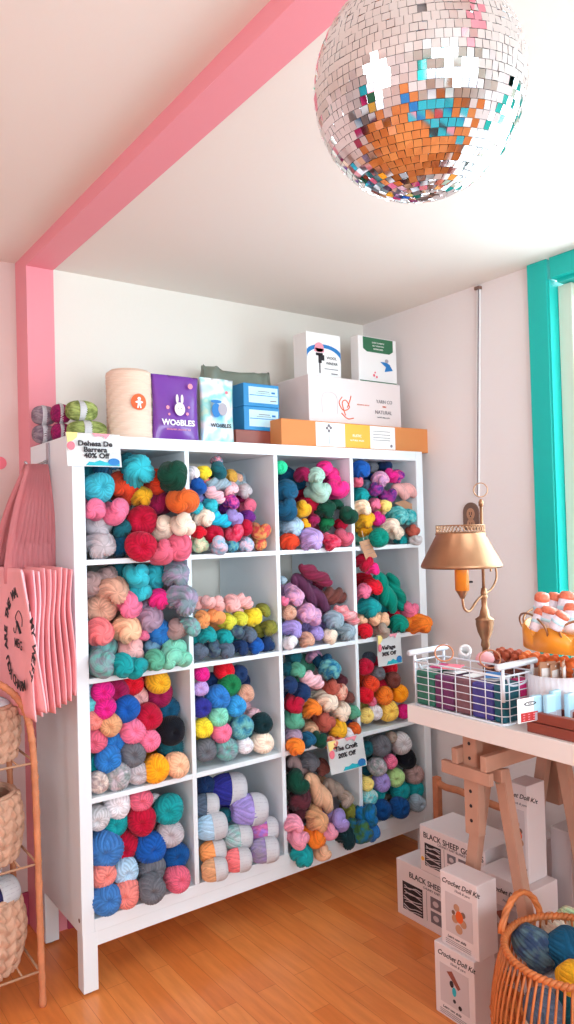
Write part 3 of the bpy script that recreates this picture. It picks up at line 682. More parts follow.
# macrame cord cone
p = hit(1, .13, 130, 430); R = 23.5 * depth(p) / F
zt = hit(1, .13, 130, 372).z; hh = zt - ZT
CO = thing('macrame_cord_spool', 'big spool of cream macrame cord with round orange sticker', 'cord spool', (p.x, .13, ZT))
bm = bmesh.new(); prof = []
n = 90
for i in range(n + 1):
    z = hh * i / n; e = min(i, n - i) / n
    rr = R * (1 - .16 * math.exp(-(e / .025) ** 2)) * (1 - .02 * math.sin(i / n * 3)) * .97
    prof.append((rr, z))
prof.append((R * .3, hh - .004)); prof.append((R * .28, hh * .8))
def cordrad(t, z):
    return 1 + .016 * math.sin(2 * PI * (z / .0085 + 2 * t)) + .012 * math.sin(2 * PI * (z / .03 + 2 * math.sin(2 * PI * t)))
lathe(bm, prof, 64, rad=cordrad); obj('cord_winding', bm, 'cream', CO, True)
dirc = Vector((CAM.x - p.x, CAM.y - .13, 0)).normalized(); side = Vector((-dirc.y, dirc.x, 0))
dirc2 = (dirc + side * .42).normalized()
bm = bmesh.new()
rs = .026
c0 = Vector((0, 0, hh * .52))
def wrap(x, z, off): # point on the cylinder surface
    a = x / R; d = Vector((dirc2.x * math.cos(a) - dirc2.y * math.sin(a), dirc2.x * math.sin(a) + dirc2.y * math.cos(a), 0))
    return c0 + d * (R + off) + Vector((0, 0, z))
def wrapped(outline, off, th=.0008):
    b = bmesh.new(); cx = sum(p[0] for p in outline) / len(outline); cy = sum(p[1] for p in outline) / len(outline)
    ring = [b.verts.new(wrap(x, z, off + th)) for x, z in outline]; ring2 = [b.verts.new(wrap(x, z, off)) for x, z in outline]
    mid = [b.verts.new(wrap(cx + (x - cx) * .5, cy + (z - cy) * .5, off + th)) for x, z in outline]
    c_ = b.verts.new(wrap(cx, cy, off + th)); n = len(ring)
    for i in range(n):
        j = (i + 1) % n
        b.faces.new((ring[i], ring[j], mid[j], mid[i])); b.faces.new((mid[i], mid[j], c_)); b.faces.new((ring2[i], ring2[j], ring[j], ring[i]))
    return b
st = obj('sticker', wrapped(circ(0, 0, rs, n=32), .001), 'orange', CO)
obj('sticker_figure', wrapped(circ(0, .010, .0055, n=14), .003), 'paper', st)
obj('sticker_figure', wrapped([(-.004, .004), (-.013, .000), (-.011, -.003), (-.004, -.001), (-.007, -.020), (-.003, -.020), (0, -.008), (.003, -.020), (.007, -.020), (.004, -.001), (.011, -.003), (.013, 0), (.004, .004)], .003), 'paper', st)

def pouch(name, u0, v0, u1, y, material, label):
    a = hit(1, y, u0, 430); b = hit(1, y, u1, 430); z1 = hit(1, y, (u0 + u1) / 2, v0).z
    wd = b.x - a.x; h = z1 - ZT
    P_ = thing(name, label, 'pouch', ((a.x + b.x) / 2, y, ZT))
    bm = bmesh.new(); nx, nz = 18, 26; fr = []; bk = []
    for side_ in (-1, 1):
        g = []
        for j in range(nz + 1):
            row = []
            for i in range(nx + 1):
                s = i / nx * 2 - 1; t = j / nz
                th = .026 * (1 - s * s) ** .6 * (1 - t) ** .55 * min(1, (t + .12) * 3) + (.0012 if abs(s) < 1 and t < 1 else 0)
                w_ = wd / 2 * (1 - .05 * math.sin(PI * t))
                row.append(bm.verts.new((s * w_, side_ * th + .004 * math.sin(7 * t + 3 * s) * (1 - abs(s)) * side_, t * h)))
            g.append(row)
        for j in range(nz):
            for i in range(nx): bm.faces.new((g[j][i], g[j][i + 1], g[j + 1][i + 1], g[j + 1][i]))
    bmesh.ops.remove_doubles(bm, verts=bm.verts, dist=.0004)
    obj('pouch_body', bm, material, P_, True)
    fm = frame((0, -.031, 0), (1, 0, 0), (0, 0, 1))
    return P_, wd, h, fm
def art(par, name, material, polys, fm, off=0):
    bm = bmesh.new()
    for pl_ in polys: poly(bm, pl_, fm @ TR(0, 0, off), .0006)
    return obj(name, bm, material, par)
WB, wd, h, fm = pouch('craft_kit_pouch', 152, 376, 199, .08, 'purple', 'purple standing pouch with white rabbit, second thing right of the cord spool'.replace(', second thing right of', ' beside'))
text('WOöBLES', fm @ TR(-.006, h * .27, .001), .0265, 'paper', WB, bold=.03, squeeze=1.02)
text('BEGINNER CROCHET KIT', fm @ TR(-.005, h * .17, .0), .0078, 'pinkp', WB, 'small_print')
art(WB, 'printed_rabbit', 'boxw', [circ(0, h * .48, .019, .022), circ(-.009, h * .63, .005, .015), circ(.009, h * .63, .005, .015)], fm)
art(WB, 'rabbit_face', 'ink', [circ(-.005, h * .49, .0014), circ(.005, h * .49, .0014), circ(0, h * .465, .001)], fm, .001)
art(WB, 'printed_dots', 'pinkp', [circ(.045, h * .84, .009), circ(-.04, h * .50, .006), circ(.032, h * .42, .005), circ(-.035, h * .40, .004), circ(.038, h * .52, .004)], fm @ TR(0, 0, -.008))
WH, wd2, h2, fm2 = pouch('craft_kit_pouch', 200, 379, 234, .095, 'holo', 'shiny holographic standing pouch between the purple pouch and blue boxes')
text('WOöBLES', fm2 @ TR(-.003, h2 * .27, .001), .0185, 'ink', WH, bold=.03, squeeze=1.0)
art(WH, 'printed_blob', 'bluep', [circ(-.02, h2 * .5, .018, .024), circ(-.02, h2 * .63, .022, .006)], fm2)
art(WH, 'printed_body', 'greyc', [circ(.006, h2 * .52, .018, .022)], fm2, .0005)
art(WH, 'printed_heart', 'coralp', [circ(.026, h2 * .78, .006)], fm2 @ TR(0, 0, -.006))
# dark tray, two blue boxes, grey-green bag
def tbox(name, label, cat, u0, v0, u1, v1, y, dy, material, bev=.002, z0=None, z1=None, rz=0):
    a = hit(1, y, u0, v1); b = hit(1, y, u1, v0)
    zb = a.z if z0 is None else z0; zz = b.z if z1 is None else z1
    T = thing(name, label, cat, ((a.x + b.x) / 2, y, zb), rz); w_ = (b.x - a.x)
    obj('carton', B((-w_ / 2, 0, 0, w_ / 2, dy, zz - zb), bev=bev), material, T)
    return T, w_, zz - zb, frame((0, -.0003, (zz - zb) / 2), (1, 0, 0), (0, 0, 1))
zr = hit(1, .10, 250, 430).z
T, w_, h_, f_ = tbox('clear_tray', 'dark red-brown clear tray under the two blue boxes', 'tray', 236, 429, 272, 441, .10, .13, 'dwood', z0=ZT, z1=zr)
zm = hit(1, .10, 250, 406).z; zt2 = hit(1, .10, 250, 383).z
for k, (za, zb) in enumerate(((zr + .0005, zm), (zm + .0005, zt2))):
    T, w_, h_, f_ = tbox('small_blue_box', 'small bright blue box with pale label, %s of the two stacked' % ['lower', 'upper'][k], 'box', 233, 0, 268, 0, .10, .08, 'blue', z0=za, z1=zb)
    T['group'] = 'small blue boxes'
    lb = art(T, 'box_label', 'lblue', [rect(-w_ * .36, -h_ * .34, w_ * .46, h_ * .36)], f_)
    art(T, 'label_print', 'bluep', [rect(-w_ * .34, -h_ * .02, w_ * .44, h_ * .01), rect(w_ * .28, h_ * .10, w_ * .38, h_ * .18)], f_, .0008)
    art(T, 'label_print', 'greyink', [rect(-w_ * .1, h_ * .16, w_ * .22, h_ * .19), rect(-w_ * .16, h_ * .08, w_ * .24, h_ * .1), rect(w_ * .24, -h_ * .24, w_ * .42, -h_ * .2)], f_, .0008)
# bag
a = hit(1, .22, 206, 430); b = hit(1, .22, 281, 430); z1 = hit(1, .22, 245, 369).z
BG = thing('plastic_bag', 'crumpled grey-green plastic bag behind the blue boxes', 'bag', ((a.x + b.x) / 2, .27, ZT))
bm = bmesh.new(); n = 60; rings = []
for j in range(22):
    t = j / 21; ring = []
    for k in range(n):
        th = 2 * PI * k / n; hw = (b.x - a.x) / 2 * (1 - .10 * t); hd = .085 * (1 - .75 * t)
        c_, s_ = math.cos(th), math.sin(th)
        x = hw * sgnpow(c_, .5); y = hd * sgnpow(s_, .6)
        cr_ = .006 * math.sin(5 * th + 9 * t) + .005 * math.sin(9 * th - 7 * t)
        zz = t * (z1 - ZT) * (1 + (.022 * math.sin(2 * th + 1) + .018 * math.sin(9 * th + 1)) * t)
        ring.append(bm.verts.new((x * (1 + cr_ * 3), y + cr_, zz)))
    rings.append(ring)
for r0, r1 in zip(rings, rings[1:]):
    for k in range(n): bm.faces.new((r0[k], r0[(k + 1) % n], r1[(k + 1) % n], r1[k]))
bm.faces.new(rings[0]); bm.faces.new(rings[-1])
obj('bag_body', bm, 'bagg', BG, True)
text('TS', frame(((b.x - a.x) / 2 - .022, -.083, .075), (1, 0, 0), (0, 0, 1)), .016, 'paper', BG)
# orange cardboard box and the boxes standing on it
a = hit(1, .03, 281, 418); b = hit(1, .03, 428, 427); zo = a.z
OB = thing('long_carton', 'long flat orange-brown cardboard box at right end of shelf top', 'box', (a.x, .03, ZT))
wo = b.x - a.x; ho = zo - ZT
obj('carton', B((0, 0, 0, wo, .335, ho), bev=.002), 'card', OB)
fo = frame((0, -.0003, 0), (1, 0, 0), (0, 0, 1))
def ux(u): return hit(1, .03, u, 440).x - a.x
art(OB, 'box_label', 'paper', [rect(ux(316), ho * .06, ux(395), ho * .96)], fo)
art(OB, 'label_panel', 'yellow', [rect(ux(345), ho * .06, ux(370), ho * .96)], fo, .0008)
art(OB, 'label_print', 'greyink', [circ(ux(329) + dx, ho * (.55 + dz), .006) for dx, dz in ((0, .1), (-.009, .2), (.009, .22), (0, .3))] + [rect(ux(329) - .001, ho * .15, ux(329) + .001, ho * .6)] + [rect(ux(373), ho * q, ux(390), ho * q + .002) for q in (.75, .62, .5, .4)] + [circ(ux(391), ho * .2, .006)], fo, .0008)
text('RUSTIC', fo @ TR(ux(357), ho * .52, .0015), .014, 'paper', OB)
text('NATURAL WOOL', fo @ TR(ux(357), ho * .34, .0015), .009, 'paper', OB)
yw = .09
a = hit(1, yw, 308, 374); b = hit(1, yw, 400, 385); zw = a.z
WBX = thing('white_carton', 'wide white carton with orange plant drawing, on the orange-brown box', 'box', (a.x, yw, zo + .0005))
ww = b.x - a.x; hw_ = zw - zo
obj('carton', B((0, 0, 0, ww, .27, hw_), bev=.002), 'boxw', WBX)
fw_ = frame((0, -.0003, 0), (1, 0, 0), (0, 0, 1))
# drawing: looping orange horn, grey jar, lettering
def strokes(par, name, material, lines, fm, r=.0012):
    bm = bmesh.new()
    for ln in lines:
        pts = smoothpath([(x, y, 0) for x, y in ln], 5)
        tube(bm, [fm @ q for q in pts], r, 5)
    return obj(name, bm, material, par)
def wx(u): return hit(1, yw, u, 400).x - a.x
def wz(v): return hit(1, yw, 350, v).z - zo
strokes(WBX, 'printed_drawing', 'orange', [[(wx(342), wz(398)), (wx(339), wz(404)), (wx(343), wz(411)), (wx(349), wz(408)), (wx(346), wz(401)), (wx(342), wz(404)), (wx(345), wz(416))], [(wx(347), wz(408)), (wx(350), wz(400)), (wx(351), wz(396))], [(wx(341), wz(414)), (wx(347), wz(419)), (wx(353), wz(418))]], fw_, .0022)
strokes(WBX, 'printed_outline', 'boxs', [[(wx(322), wz(415)), (wx(322), wz(400)), (wx(326), wz(395)), (wx(333), wz(395)), (wx(337), wz(400)), (wx(337), wz(415))]], fw_, .001)
text('YARN CO', fw_ @ TR(wx(384), wz(399), .001), .020, 'greyink', WBX)
text('NATURAL', fw_ @ TR(wx(383), wz(410), .001), .021, 'greyink', WBX)
text('FIBRE', fw_ @ TR(wx(384), wz(404), .001), .009, 'orange', WBX)
text('wool & alpaca yarn', fw_ @ TR(wx(383), wz(415), .001), .009, 'greyink', WBX)
text('BOTANICAL ROOTS', fw_ @ TR(wx(363), wz(404), .001), .007, 'orange', WBX)
# wool winder box
yy = .14
a = hit(1, yy, 306, 331); b = hit(1, yy, 340, 333); zwb = a.z
WW = thing('winder_box', 'white box picturing a pink wool winder, standing on the white carton', 'box', (a.x, yy, zw + .001))
w1 = b.x - a.x; h1 = zwb - zw
obj('carton', B((0, 0, 0, w1, .085, h1), bev=.0015), 'paper', WW)
f1 = frame((0, -.0003, 0), (1, 0, 0), (0, 0, 1))
arc = [(w1 * (.5 + .62 * math.cos(t)), h1 * (.42 + .34 * math.sin(t))) for t in [PI * (k / 16) for k in range(17)]]
arc = [(max(.001, min(w1 - .001, x)), y) for x, y in arc]
inner = [(max(.001, min(w1 - .001, w1 * (.5 + .52 * math.cos(t)))), h1 * (.38 + .30 * math.sin(t))) for t in [PI * (k / 16) for k in range(17)]]
bm = bmesh.new()
for i in range(16): poly(bm, [arc[i], arc[i + 1], inner[i + 1], inner[i]], f1, .0006)
bmesh.ops.remove_doubles(bm, verts=bm.verts, dist=1e-5); obj('printed_arc', bm, 'bluep', WW)
art(WW, 'printed_wool', 'pinkp', [circ(w1 * .36, h1 * .68, w1 * .13, h1 * .11), rect(w1 * .22, h1 * .58, w1 * .5, h1 * .66)], f1, .001)
art(WW, 'printed_winder', 'ink', [rect(w1 * .26, h1 * .50, w1 * .46, h1 * .56), rect(w1 * .33, h1 * .34, w1 * .42, h1 * .52), rect(w1 * .35, h1 * .12, w1 * .38, h1 * .34), rect(w1 * .42, h1 * .4, w1 * .5, h1 * .52)], f1, .001)
text('WOOL', f1 @ TR(w1 * .72, h1 * .47, .001), .016, 'ink', WW); text('WINDER', f1 @ TR(w1 * .72, h1 * .35, .001), .015, 'ink', WW)
art(WW, 'small_print', 'greyink', [rect(w1 * .5, h1 * .22, w1 * .9, h1 * .235), rect(w1 * .7, h1 * .12, w1 * .88, h1 * .14)], f1, .001)
# green topped packet
a = hit(1, .14, 358, 340); b = hit(1, .14, 396, 340); zk = hit(1, .14, 377, 338).z
GP = thing('craft_packet', 'white packet with green header and small bird picture, leaning on white carton', 'packet', (a.x, .14, zw + .001))
w3_, h3 = b.x - a.x, zk - zw
obj('carton', B((0, 0, 0, w3_, .05, h3), bev=.004), 'paper', GP)
f3 = frame((0, -.0003, 0), (1, 0, 0), (0, 0, 1))
art(GP, 'green_footer', 'green', [rect(w3_ * .02, h3 * .01, w3_ * .98, h3 * .08)], f3)
art(GP, 'green_header', 'green', [[(w3_ * .12, h3 * .98), (w3_ * .12, h3 * .74), (w3_ * .22, h3 * .68), (w3_ * .8, h3 * .68), (w3_ * .9, h3 * .74), (w3_ * .9, h3 * .98)]], f3)
for k, s in enumerate(('LEARN TO NEEDLE', 'FELT YOUR OWN', 'HUMMINGBIRD')): text(s, f3 @ TR(w3_ * .51, h3 * (.88 - .065 * k), .001), .008, 'paper', GP)
art(GP, 'printed_bird', 'bluep', [[(w3_ * .55, h3 * .50), (w3_ * .70, h3 * .40), (w3_ * .66, h3 * .30), (w3_ * .88, h3 * .34), (w3_ * .80, h3 * .46), (w3_ * .72, h3 * .50)]], f3, .001)
art(GP, 'printed_flower', 'coralp', [circ(w3_ * .38, h3 * .20, .006), circ(w3_ * .45, h3 * .17, .005), circ(w3_ * .41, h3 * .26, .004)], f3, .001)
art(GP, 'printed_feather', 'greyc', [circ(w3_ * .72, h3 * .53, .010, .008)], f3, .0012)

# ------------------------------------------------------------------ price signs
def sign(o_, xax, yax, w_, h_, lines, sizes, label, mirror=False):
    S = thing('sale_sign', label, 'sign', o_, 0, 'sale signs on the shelf')
    fm = frame((0, 0, 0), xax, yax)
    bm = bmesh.new(); n = 14; g = []
    for j in range(n + 1):
        row = []
        for i in range(n + 1):
            s = i / n; t = j / n
            row.append(bm.verts.new(fm @ Vector((s * w_ + (1 - t) * .02 * w_, t * h_, .003 * math.sin(PI * s) + .004 * (1 - t) ** 2))))
        g.append(row)
    for j in range(n):
        for i in range(n): bm.faces.new((g[j][i], g[j][i + 1], g[j + 1][i + 1], g[j + 1][i]))
    bmesh.ops.solidify(bm, geom=bm.faces[:], thickness=.0006)
    sh_ = obj('sign_sheet', bm, 'signp', S)
    f2 = fm @ TR(0, 0, .0075)
    for (s, x, y), z in zip(lines, sizes):
        text(s, f2 @ TR(x * w_, y * h_, 0), z, 'ink', S, bold=.035, squeeze=1.12)
    art(S, 'painted_blob', 'paleyellow', [[(.0, h_), (.20 * w_, h_), (.19 * w_, h_ * .86), (.10 * w_, h_ * .74), (.02 * w_, h_ * .7)]], f2, -.0004)
    art(S, 'painted_blob', 'coralp', [circ(.08 * w_, .60 * h_, .07 * w_, .13 * h_)], f2)
    art(S, 'painted_blob', 'pinkp', [[(.46 * w_, h_), (.52 * w_, h_ * .9), (.66 * w_, h_ * .93), (.72 * w_, h_ * .84), (.80 * w_, h_)]], f2, -.0004)
    art(S, 'painted_wave', 'tealp', [[(.34 * w_, .03 * h_), (.40 * w_, .14 * h_), (.50 * w_, .13 * h_), (.60 * w_, .19 * h_), (.70 * w_, .14 * h_), (.97 * w_, .15 * h_), (.97 * w_, .03 * h_)]], f2, -.0004)
    art(S, 'painted_wave', 'bluep', [circ(.86 * w_, .15 * h_, .11 * w_, .11 * h_)], f2)
    return S
a = hit(1, -.012, 67, 466); b = hit(1, -.012, 117, 466); t_ = hit(1, -.012, 64, 432)
sign((a.x - .003, -.012, a.z), (1, 0, 0), (-.03, 0, 1), .168, t_.z - a.z, [('Dehesa De', .52, .68), ('Barrera', .52, .50), ('40% Off', .54, .32)], (.021, .021, .021), 'sale sign reading Dehesa De Barrera 40% Off, at the shelf top left corner')
a = hit(1, -.012, 378, 667); t_ = hit(1, -.012, 375, 636); b = hit(1, -.012, 402, 662)
sign((a.x - .002, -.010, a.z), (1, 0, 0), (-.05, 0, 1), b.x - a.x, t_.z - a.z, [('WePage', .40, .58), ('30% Off', .44, .38)], (.021, .020), 'sale sign reading WePage 30% Off, under the orange and grey hanks')
a = hit(1, -.012, 324, 773); t_ = hit(1, -.012, 322, 741); b = hit(1, -.012, 360, 768)
sign((a.x, -.045, a.z), (1, 0, 0), (0, .12, 1), b.x - a.x, t_.z - a.z, [('The Croft', .48, .72), ('20% Off', .48, .50)], (.023, .022), 'sale sign reading The Croft 20% Off, above the peach hank')
# kraft tags
def ktag(q, y, label):
    pts = [hit(1, y, *p) for p in q]; bm = bmesh.new()
    f = [bm.verts.new(p) for p in pts]; g = [bm.verts.new(p + Vector((0, -.0012, 0))) for p in pts]
    bm.faces.new(f[::-1]); bm.faces.new(g)
    for i in range(4): bm.faces.new((f[i], f[(i + 1) % 4], g[(i + 1) % 4], g[i]))
    T = thing('kraft_tag', label, 'tag'); obj('tag_card', bm, 'kraft' if len(label) % 2 else 'kraft', T)
    c_ = sum(pts, Vector()) / 4; x = (pts[1] - pts[0])
    return T, c_, x
T, c_, x_ = ktag([(359, 542), (369, 539), (377, 557), (366, 560)], -.006, 'small kraft paper tag hanging below the mint hank in the top right cubby')
bm = bmesh.new(); tube(bm, [hit(1, -.006, 364, 541), hit(1, .0, 363, 536), hit(1, .01, 362, 531)], .0007, 5); obj('tag_string', bm, 'paper', T)
for k in range(3):
    bm = bmesh.new(); tube(bm, [hit(1, -.008, 365 + k * 1.5, 546 + 4 * k), hit(1, -.008, 370 + k * 1.5, 544.5 + 4 * k)], .0008, 4); obj('tag_writing', bm, 'greyink', T)
T, c_, x_ = ktag([(394, 503), (404, 500), (418, 507), (411, 512)], .03, 'brown kraft card lying on the teal hanks in the top right cubby')

# ------------------------------------------------------------------ disco ball
DC = CAM + ray(418.5, 90.5) * (1.085); R = .1512
DB = thing('mirror_ball', 'large mirror-tiled disco ball hanging from the ceiling', 'disco ball', tuple(DC))
bm = bmesh.new(); bmesh.ops.create_uvsphere(bm, u_segments=48, v_segments=32, radius=R * .984); obj('ball_core', bm, 'core', DB, True)
bm = bmesh.new(); ts = .0112; rows = int(PI * R / ts); rt = random.Random(3)
tiltm = Euler((math.radians(5), math.radians(-7), 0)).to_matrix()
for i in range(rows):
    ph = PI * (i + .5) / rows; cnt = max(3, int(2 * PI * R * math.sin(ph) / ts)); off = rt.random()
    if math.sin(ph) < .06: continue
    for k in range(cnt):
        if rt.random() < .004: continue
        th = 2 * PI * (k + off) / cnt
        n_ = Vector((math.sin(ph) * math.cos(th), math.sin(ph) * math.sin(th), math.cos(ph)))
        e1 = Vector((-math.sin(th), math.cos(th), 0)); e2 = n_.cross(e1)
        ctr = n_ * R
        n2 = (n_ + e1 * rt.gauss(0, .06) + e2 * rt.gauss(0, .06)).normalized()
        e1 = (e1 - n2 * e1.dot(n2)).normalized(); e2 = n2.cross(e1)
        hw1 = PI * R * math.sin(ph) / cnt * .95; hw2 = PI * R / rows / 2 * .95
        q = [ctr + e1 * sx * hw1 + e2 * sy * hw2 for sx, sy in ((-1, -1), (1, -1), (1, 1), (-1, 1))]
        top = [bm.verts.new(tiltm @ p) for p in q]; bot = [bm.verts.new(tiltm @ (p - n2 * .0022)) for p in q]
        bm.faces.new(top)
        for s in range(4): bm.faces.new((top[s], bot[s], bot[(s + 1) % 4], top[(s + 1) % 4]))
obj('mirror_tiles', bm, 'mirror', DB)
bm = bmesh.new(); lathe(bm, [(.03, R - .004), (.03, R + .006), (.012, R + .01), (.012, R + .025)], 24); obj('ball_cap', bm, 'steel', DB)
bm = bmesh.new(); tube(bm, [(0, 0, R + .02), (0, 0, H - DC.z)], .0015, 8); obj('hanging_cord', bm, 'steel', DB)
bm = bmesh.new(); lathe(bm, [(.02, H - DC.z - .018), (.03, H - DC.z)], 20); obj('ceiling_hook', bm, 'paper', DB)

# ------------------------------------------------------------------ cable cover and outlet on the right wall
xw = XR - .001
a = hit(0, xw, 479.5, 287); b = hit(0, xw, 478.5, 497)
CV = thing('cable_cover', 'thin white cable cover strip running down the right wall to the outlet', 'cable cover', (xw, a.y, b.z))
yb = b.y - a.y
obj('cover_strip', beam(bmesh.new(), (-.005, 0, a.z - b.z), (-.005, yb, 0), .018, .010, up=(1, 0, 0)), 'paper', CV)
obj('cable', tube(bmesh.new(), [(-.013, -.006, a.z - b.z), (-.013, yb - .006, 0)], .0022, 6), 'greyink', CV)
obj('cable_bracket', B((-.018, -.012, a.z - b.z - .012, 0, .012, a.z - b.z), bev=.001), 'brownm', CV)
a = hit(0, xw, 464.5, 530); b = hit(0, xw, 479, 502)
ow, oh = abs(b.y - a.y), b.z - a.z
OU = thing('wall_outlet', 'brown arch-topped outlet plate on the right wall behind the lamp', 'outlet', (xw, (a.y + b.y) / 2, a.z))
fm = frame((0, 0, 0), (0, -1, 0), (0, 0, 1))
bm = bmesh.new(); poly(bm, [(-ow / 2, 0), (ow / 2, 0)] + circ(0, oh - ow / 2, ow / 2, n=12, a0=0, a1=PI), fm, .006); obj('cover_plate', bm, 'brownm', OU)
for z in (oh * .58, oh * .2):
    s = art(OU, 'socket', 'kraft', [circ(0, z, ow * .26, ow * .3)], fm, .006)
    art(s, 'socket_slots', 'ink', [rect(-.007, z - .004, -.004, z + .008), rect(.004, z - .004, .007, z + .008), circ(0, z - .009, .003)], fm, .0068)

# ------------------------------------------------------------------ table on its trestles
TZ = .83; TX = .757; TY = -.587
TB = thing('work_table', 'white-topped table along the right wall carried by wooden trestles', 'table', (1.13, -1.5, 0))
def tp(name, bm, m, par=None, off=(-1.13, 1.5, 0)):
    o = obj(name, bm, m, par or TB); o.data.transform(TR(*off)); return o
tp('table_top', B((TX, -2.45, TZ - .050, 1.50, TY, TZ), bev=.002), 'table')
def trestle(y0, label):
    T = thing('trestle', label, 'trestle', (1.15, y0, 0))
    def q(name, bm, m='wood', par=None):
        o = obj(name, bm, m, par or T); o.data.transform(TR(-1.15, -y0, 0)); return o
    for x, sx in ((.885, 1), (1.16, -1)):
        for s in (-1, 1):
            bm = beam(bmesh.new(), (x, y0 + s * .026 - .02, .672), (x, y0 + s * .150 - .015, 0.0), .034, .03, up=(1, 0, 0)); q('leg', bm)
        bm = bmesh.new()
        for t in (0,): lathe(bm, [(.009, 0), (.009, .004), (.004, .005)], 16)
        bm.transform(frame((x - .018 * sx, y0 - .048, .645), (0, 1, 0), (0, 0, 1)) @ Matrix.Rotation(PI, 4, 'X') if sx > 0 else frame((x + .02, y0 - .048, .645), (0, 1, 0), (0, 0, 1)))
        q('bolt', bm, 'steel')
        # sliding post with peg holes
        xp = x - .045 * sx
        o = q('sliding_post', beam(bmesh.new(), (xp, y0 + .012, .49), (xp, y0 + .012, TZ - .065), .048, .03, up=(1, 0, 0)))
        for z in (.53, .57, .61, .70, .74):
            bm = bmesh.new(); poly(bm, circ(0, 0, .005, n=12), frame((xp - .0152 * sx, y0 + .012, z), (0, -sx, 0), (0, 0, 1)), .0006)
            q('peg_hole', bm, 'ink')
        # cross cleats either side of the post
        q('cleat', B((xp - .034, y0 - .07, .645, xp - .016, y0 + .10, .68), bev=.002))
        q('cleat', B((xp + .016, y0 - .07, .645, xp + .034, y0 + .10, .68), bev=.002))
        q('top_cleat', B((xp - .018, y0 - .05, TZ - .066, xp + .02, y0 + .115, TZ - .0505), bev=.002))
    for s in (-.055, .045):
        q('long_rail', B((.80, y0 + s - .010, .683, 1.22, y0 + s + .010, .725), bev=.002))
    for s in (-.115, .06): q('shelf_slat', B((.90, y0 + s, .15, 1.13, y0 + s + .03, .17), bev=.002))
    return T
trestle(-.765, 'beech trestle with peg holes under the near-window end of the white table, beside the boxes')
trestle(-2.05, 'second beech trestle further along the white table')

# ------------------------------------------------------------------ lamp
LP = Vector((1.02, -.66, TZ))
LM = thing('brass_table_lamp', 'brass table lamp with wide metal shade and ring finial, behind the wire basket', 'lamp', tuple(LP))
def lz(v): return hit(1, -.66, 485, v).z - TZ
bm = bmesh.new()
lathe(bm, [(.062, 0), (.064, .006), (.050, .014), (.030, .022), (.016, .034), (.011, .05), (.010, lz(648)), (.014, lz(645)), (.0115, lz(640)), (.022, lz(632)), (.027, lz(624)), (.0265, lz(620)), (.029, lz(619)), (.016, lz(616)), (.013, lz(611)), (.008, lz(606)), (.009, lz(598)), (.012, lz(596)), (.008, lz(594)), (.006, lz(592))], 32)
obj('lamp_base', bm, 'brass', LM, True)
bm = bmesh.new(); tube(bm, [(0, 0, lz(595)), (0, 0, lz(500))], .0048, 12); lathe(bm, [(.008, lz(596)), (.010, lz(593)), (.008, lz(588))], 16); lathe(bm, [(.007, lz(506)), (.008, lz(502)), (.003, lz(499))], 14)
obj('lamp_stem', bm, 'brass', LM, True)
rc = lz(490) ; bm = bmesh.new(); tube(bm, [(.021 * .81 * math.cos(t), -.021 * .586 * math.cos(t), rc + .021 * math.sin(t)) for t in [2 * PI * k / 36 for k in range(36)]], .0017, 6, closed=True); obj('ring_finial', bm, 'brass', LM, True)
# candle arm direction and shade centre
sc_ = hit(1, -.66, 461.5, 568) - LP; sc_.z = 0
ad = sc_.normalized(); L = sc_.length
bm = bmesh.new(); A_ = lambda t, v: tuple(ad * t + Vector((0, 0, lz(v))))
tube(bm, smoothpath([A_(0, 594), A_(L * .35, 600), A_(L * .7, 609), A_(L * .95, 605), A_(L, 592)], 8), .0038, 10)
obj('lamp_arm', bm, 'brass', LM, True)
bm = bmesh.new(); tube(bm, smoothpath([A_(0, 594), A_(-L * .35, 590), A_(-L * .62, 580), A_(-L * .60, 568), A_(-L * .4, 566), A_(-L * .36, 572)], 8), .0032, 10)
obj('lamp_arm', bm, 'brass', LM, True)
bm = bmesh.new(); lathe(bm, [(.006, lz(596)), (.012, lz(592)), (.019, lz(588)), (.0195, lz(586))], 24, c=sc_); obj('candle_cup', bm, 'brass', LM, True)
bm = bmesh.new(); lathe(bm, [(.0205, lz(588)), (.0205, lz(552)), (.010, lz(550))], 28, c=sc_); obj('candle_sleeve', bm, 'amber', LM, True)
bm = bmesh.new(); tube(bm, [sc_ + Vector((.018, -.01, lz(580))), sc_ + Vector((.028, -.016, lz(580)))], .003, 8); obj('lamp_switch', bm, 'black', LM)
rs0 = 40 * depth(LP + sc_) / F; rs1 = 24 * depth(LP + sc_) / F
bm = bmesh.new(); n = 64
prof = [(rs0 * .985, lz(565.5)), (rs0 * 1.01, lz(564)), (rs0 * .99, lz(561.5)), (rs1 * 1.02, lz(534)), (rs1 * 1.05, lz(532.5)), (rs1, lz(531)), (rs1 * .985, lz(534)), (rs0 * .965, lz(563.5))]
lathe(bm, prof, n, c=sc_, cap=False)
vs = bm.verts[:]
bm.verts.ensure_lookup_table()
for k in range(n):
    bm.faces.new((bm.verts[k], bm.verts[(k + 1) % n], bm.verts[7 * n + (k + 1) % n], bm.verts[7 * n + k]))
obj('lamp_shade', bm, 'brass', LM, True)
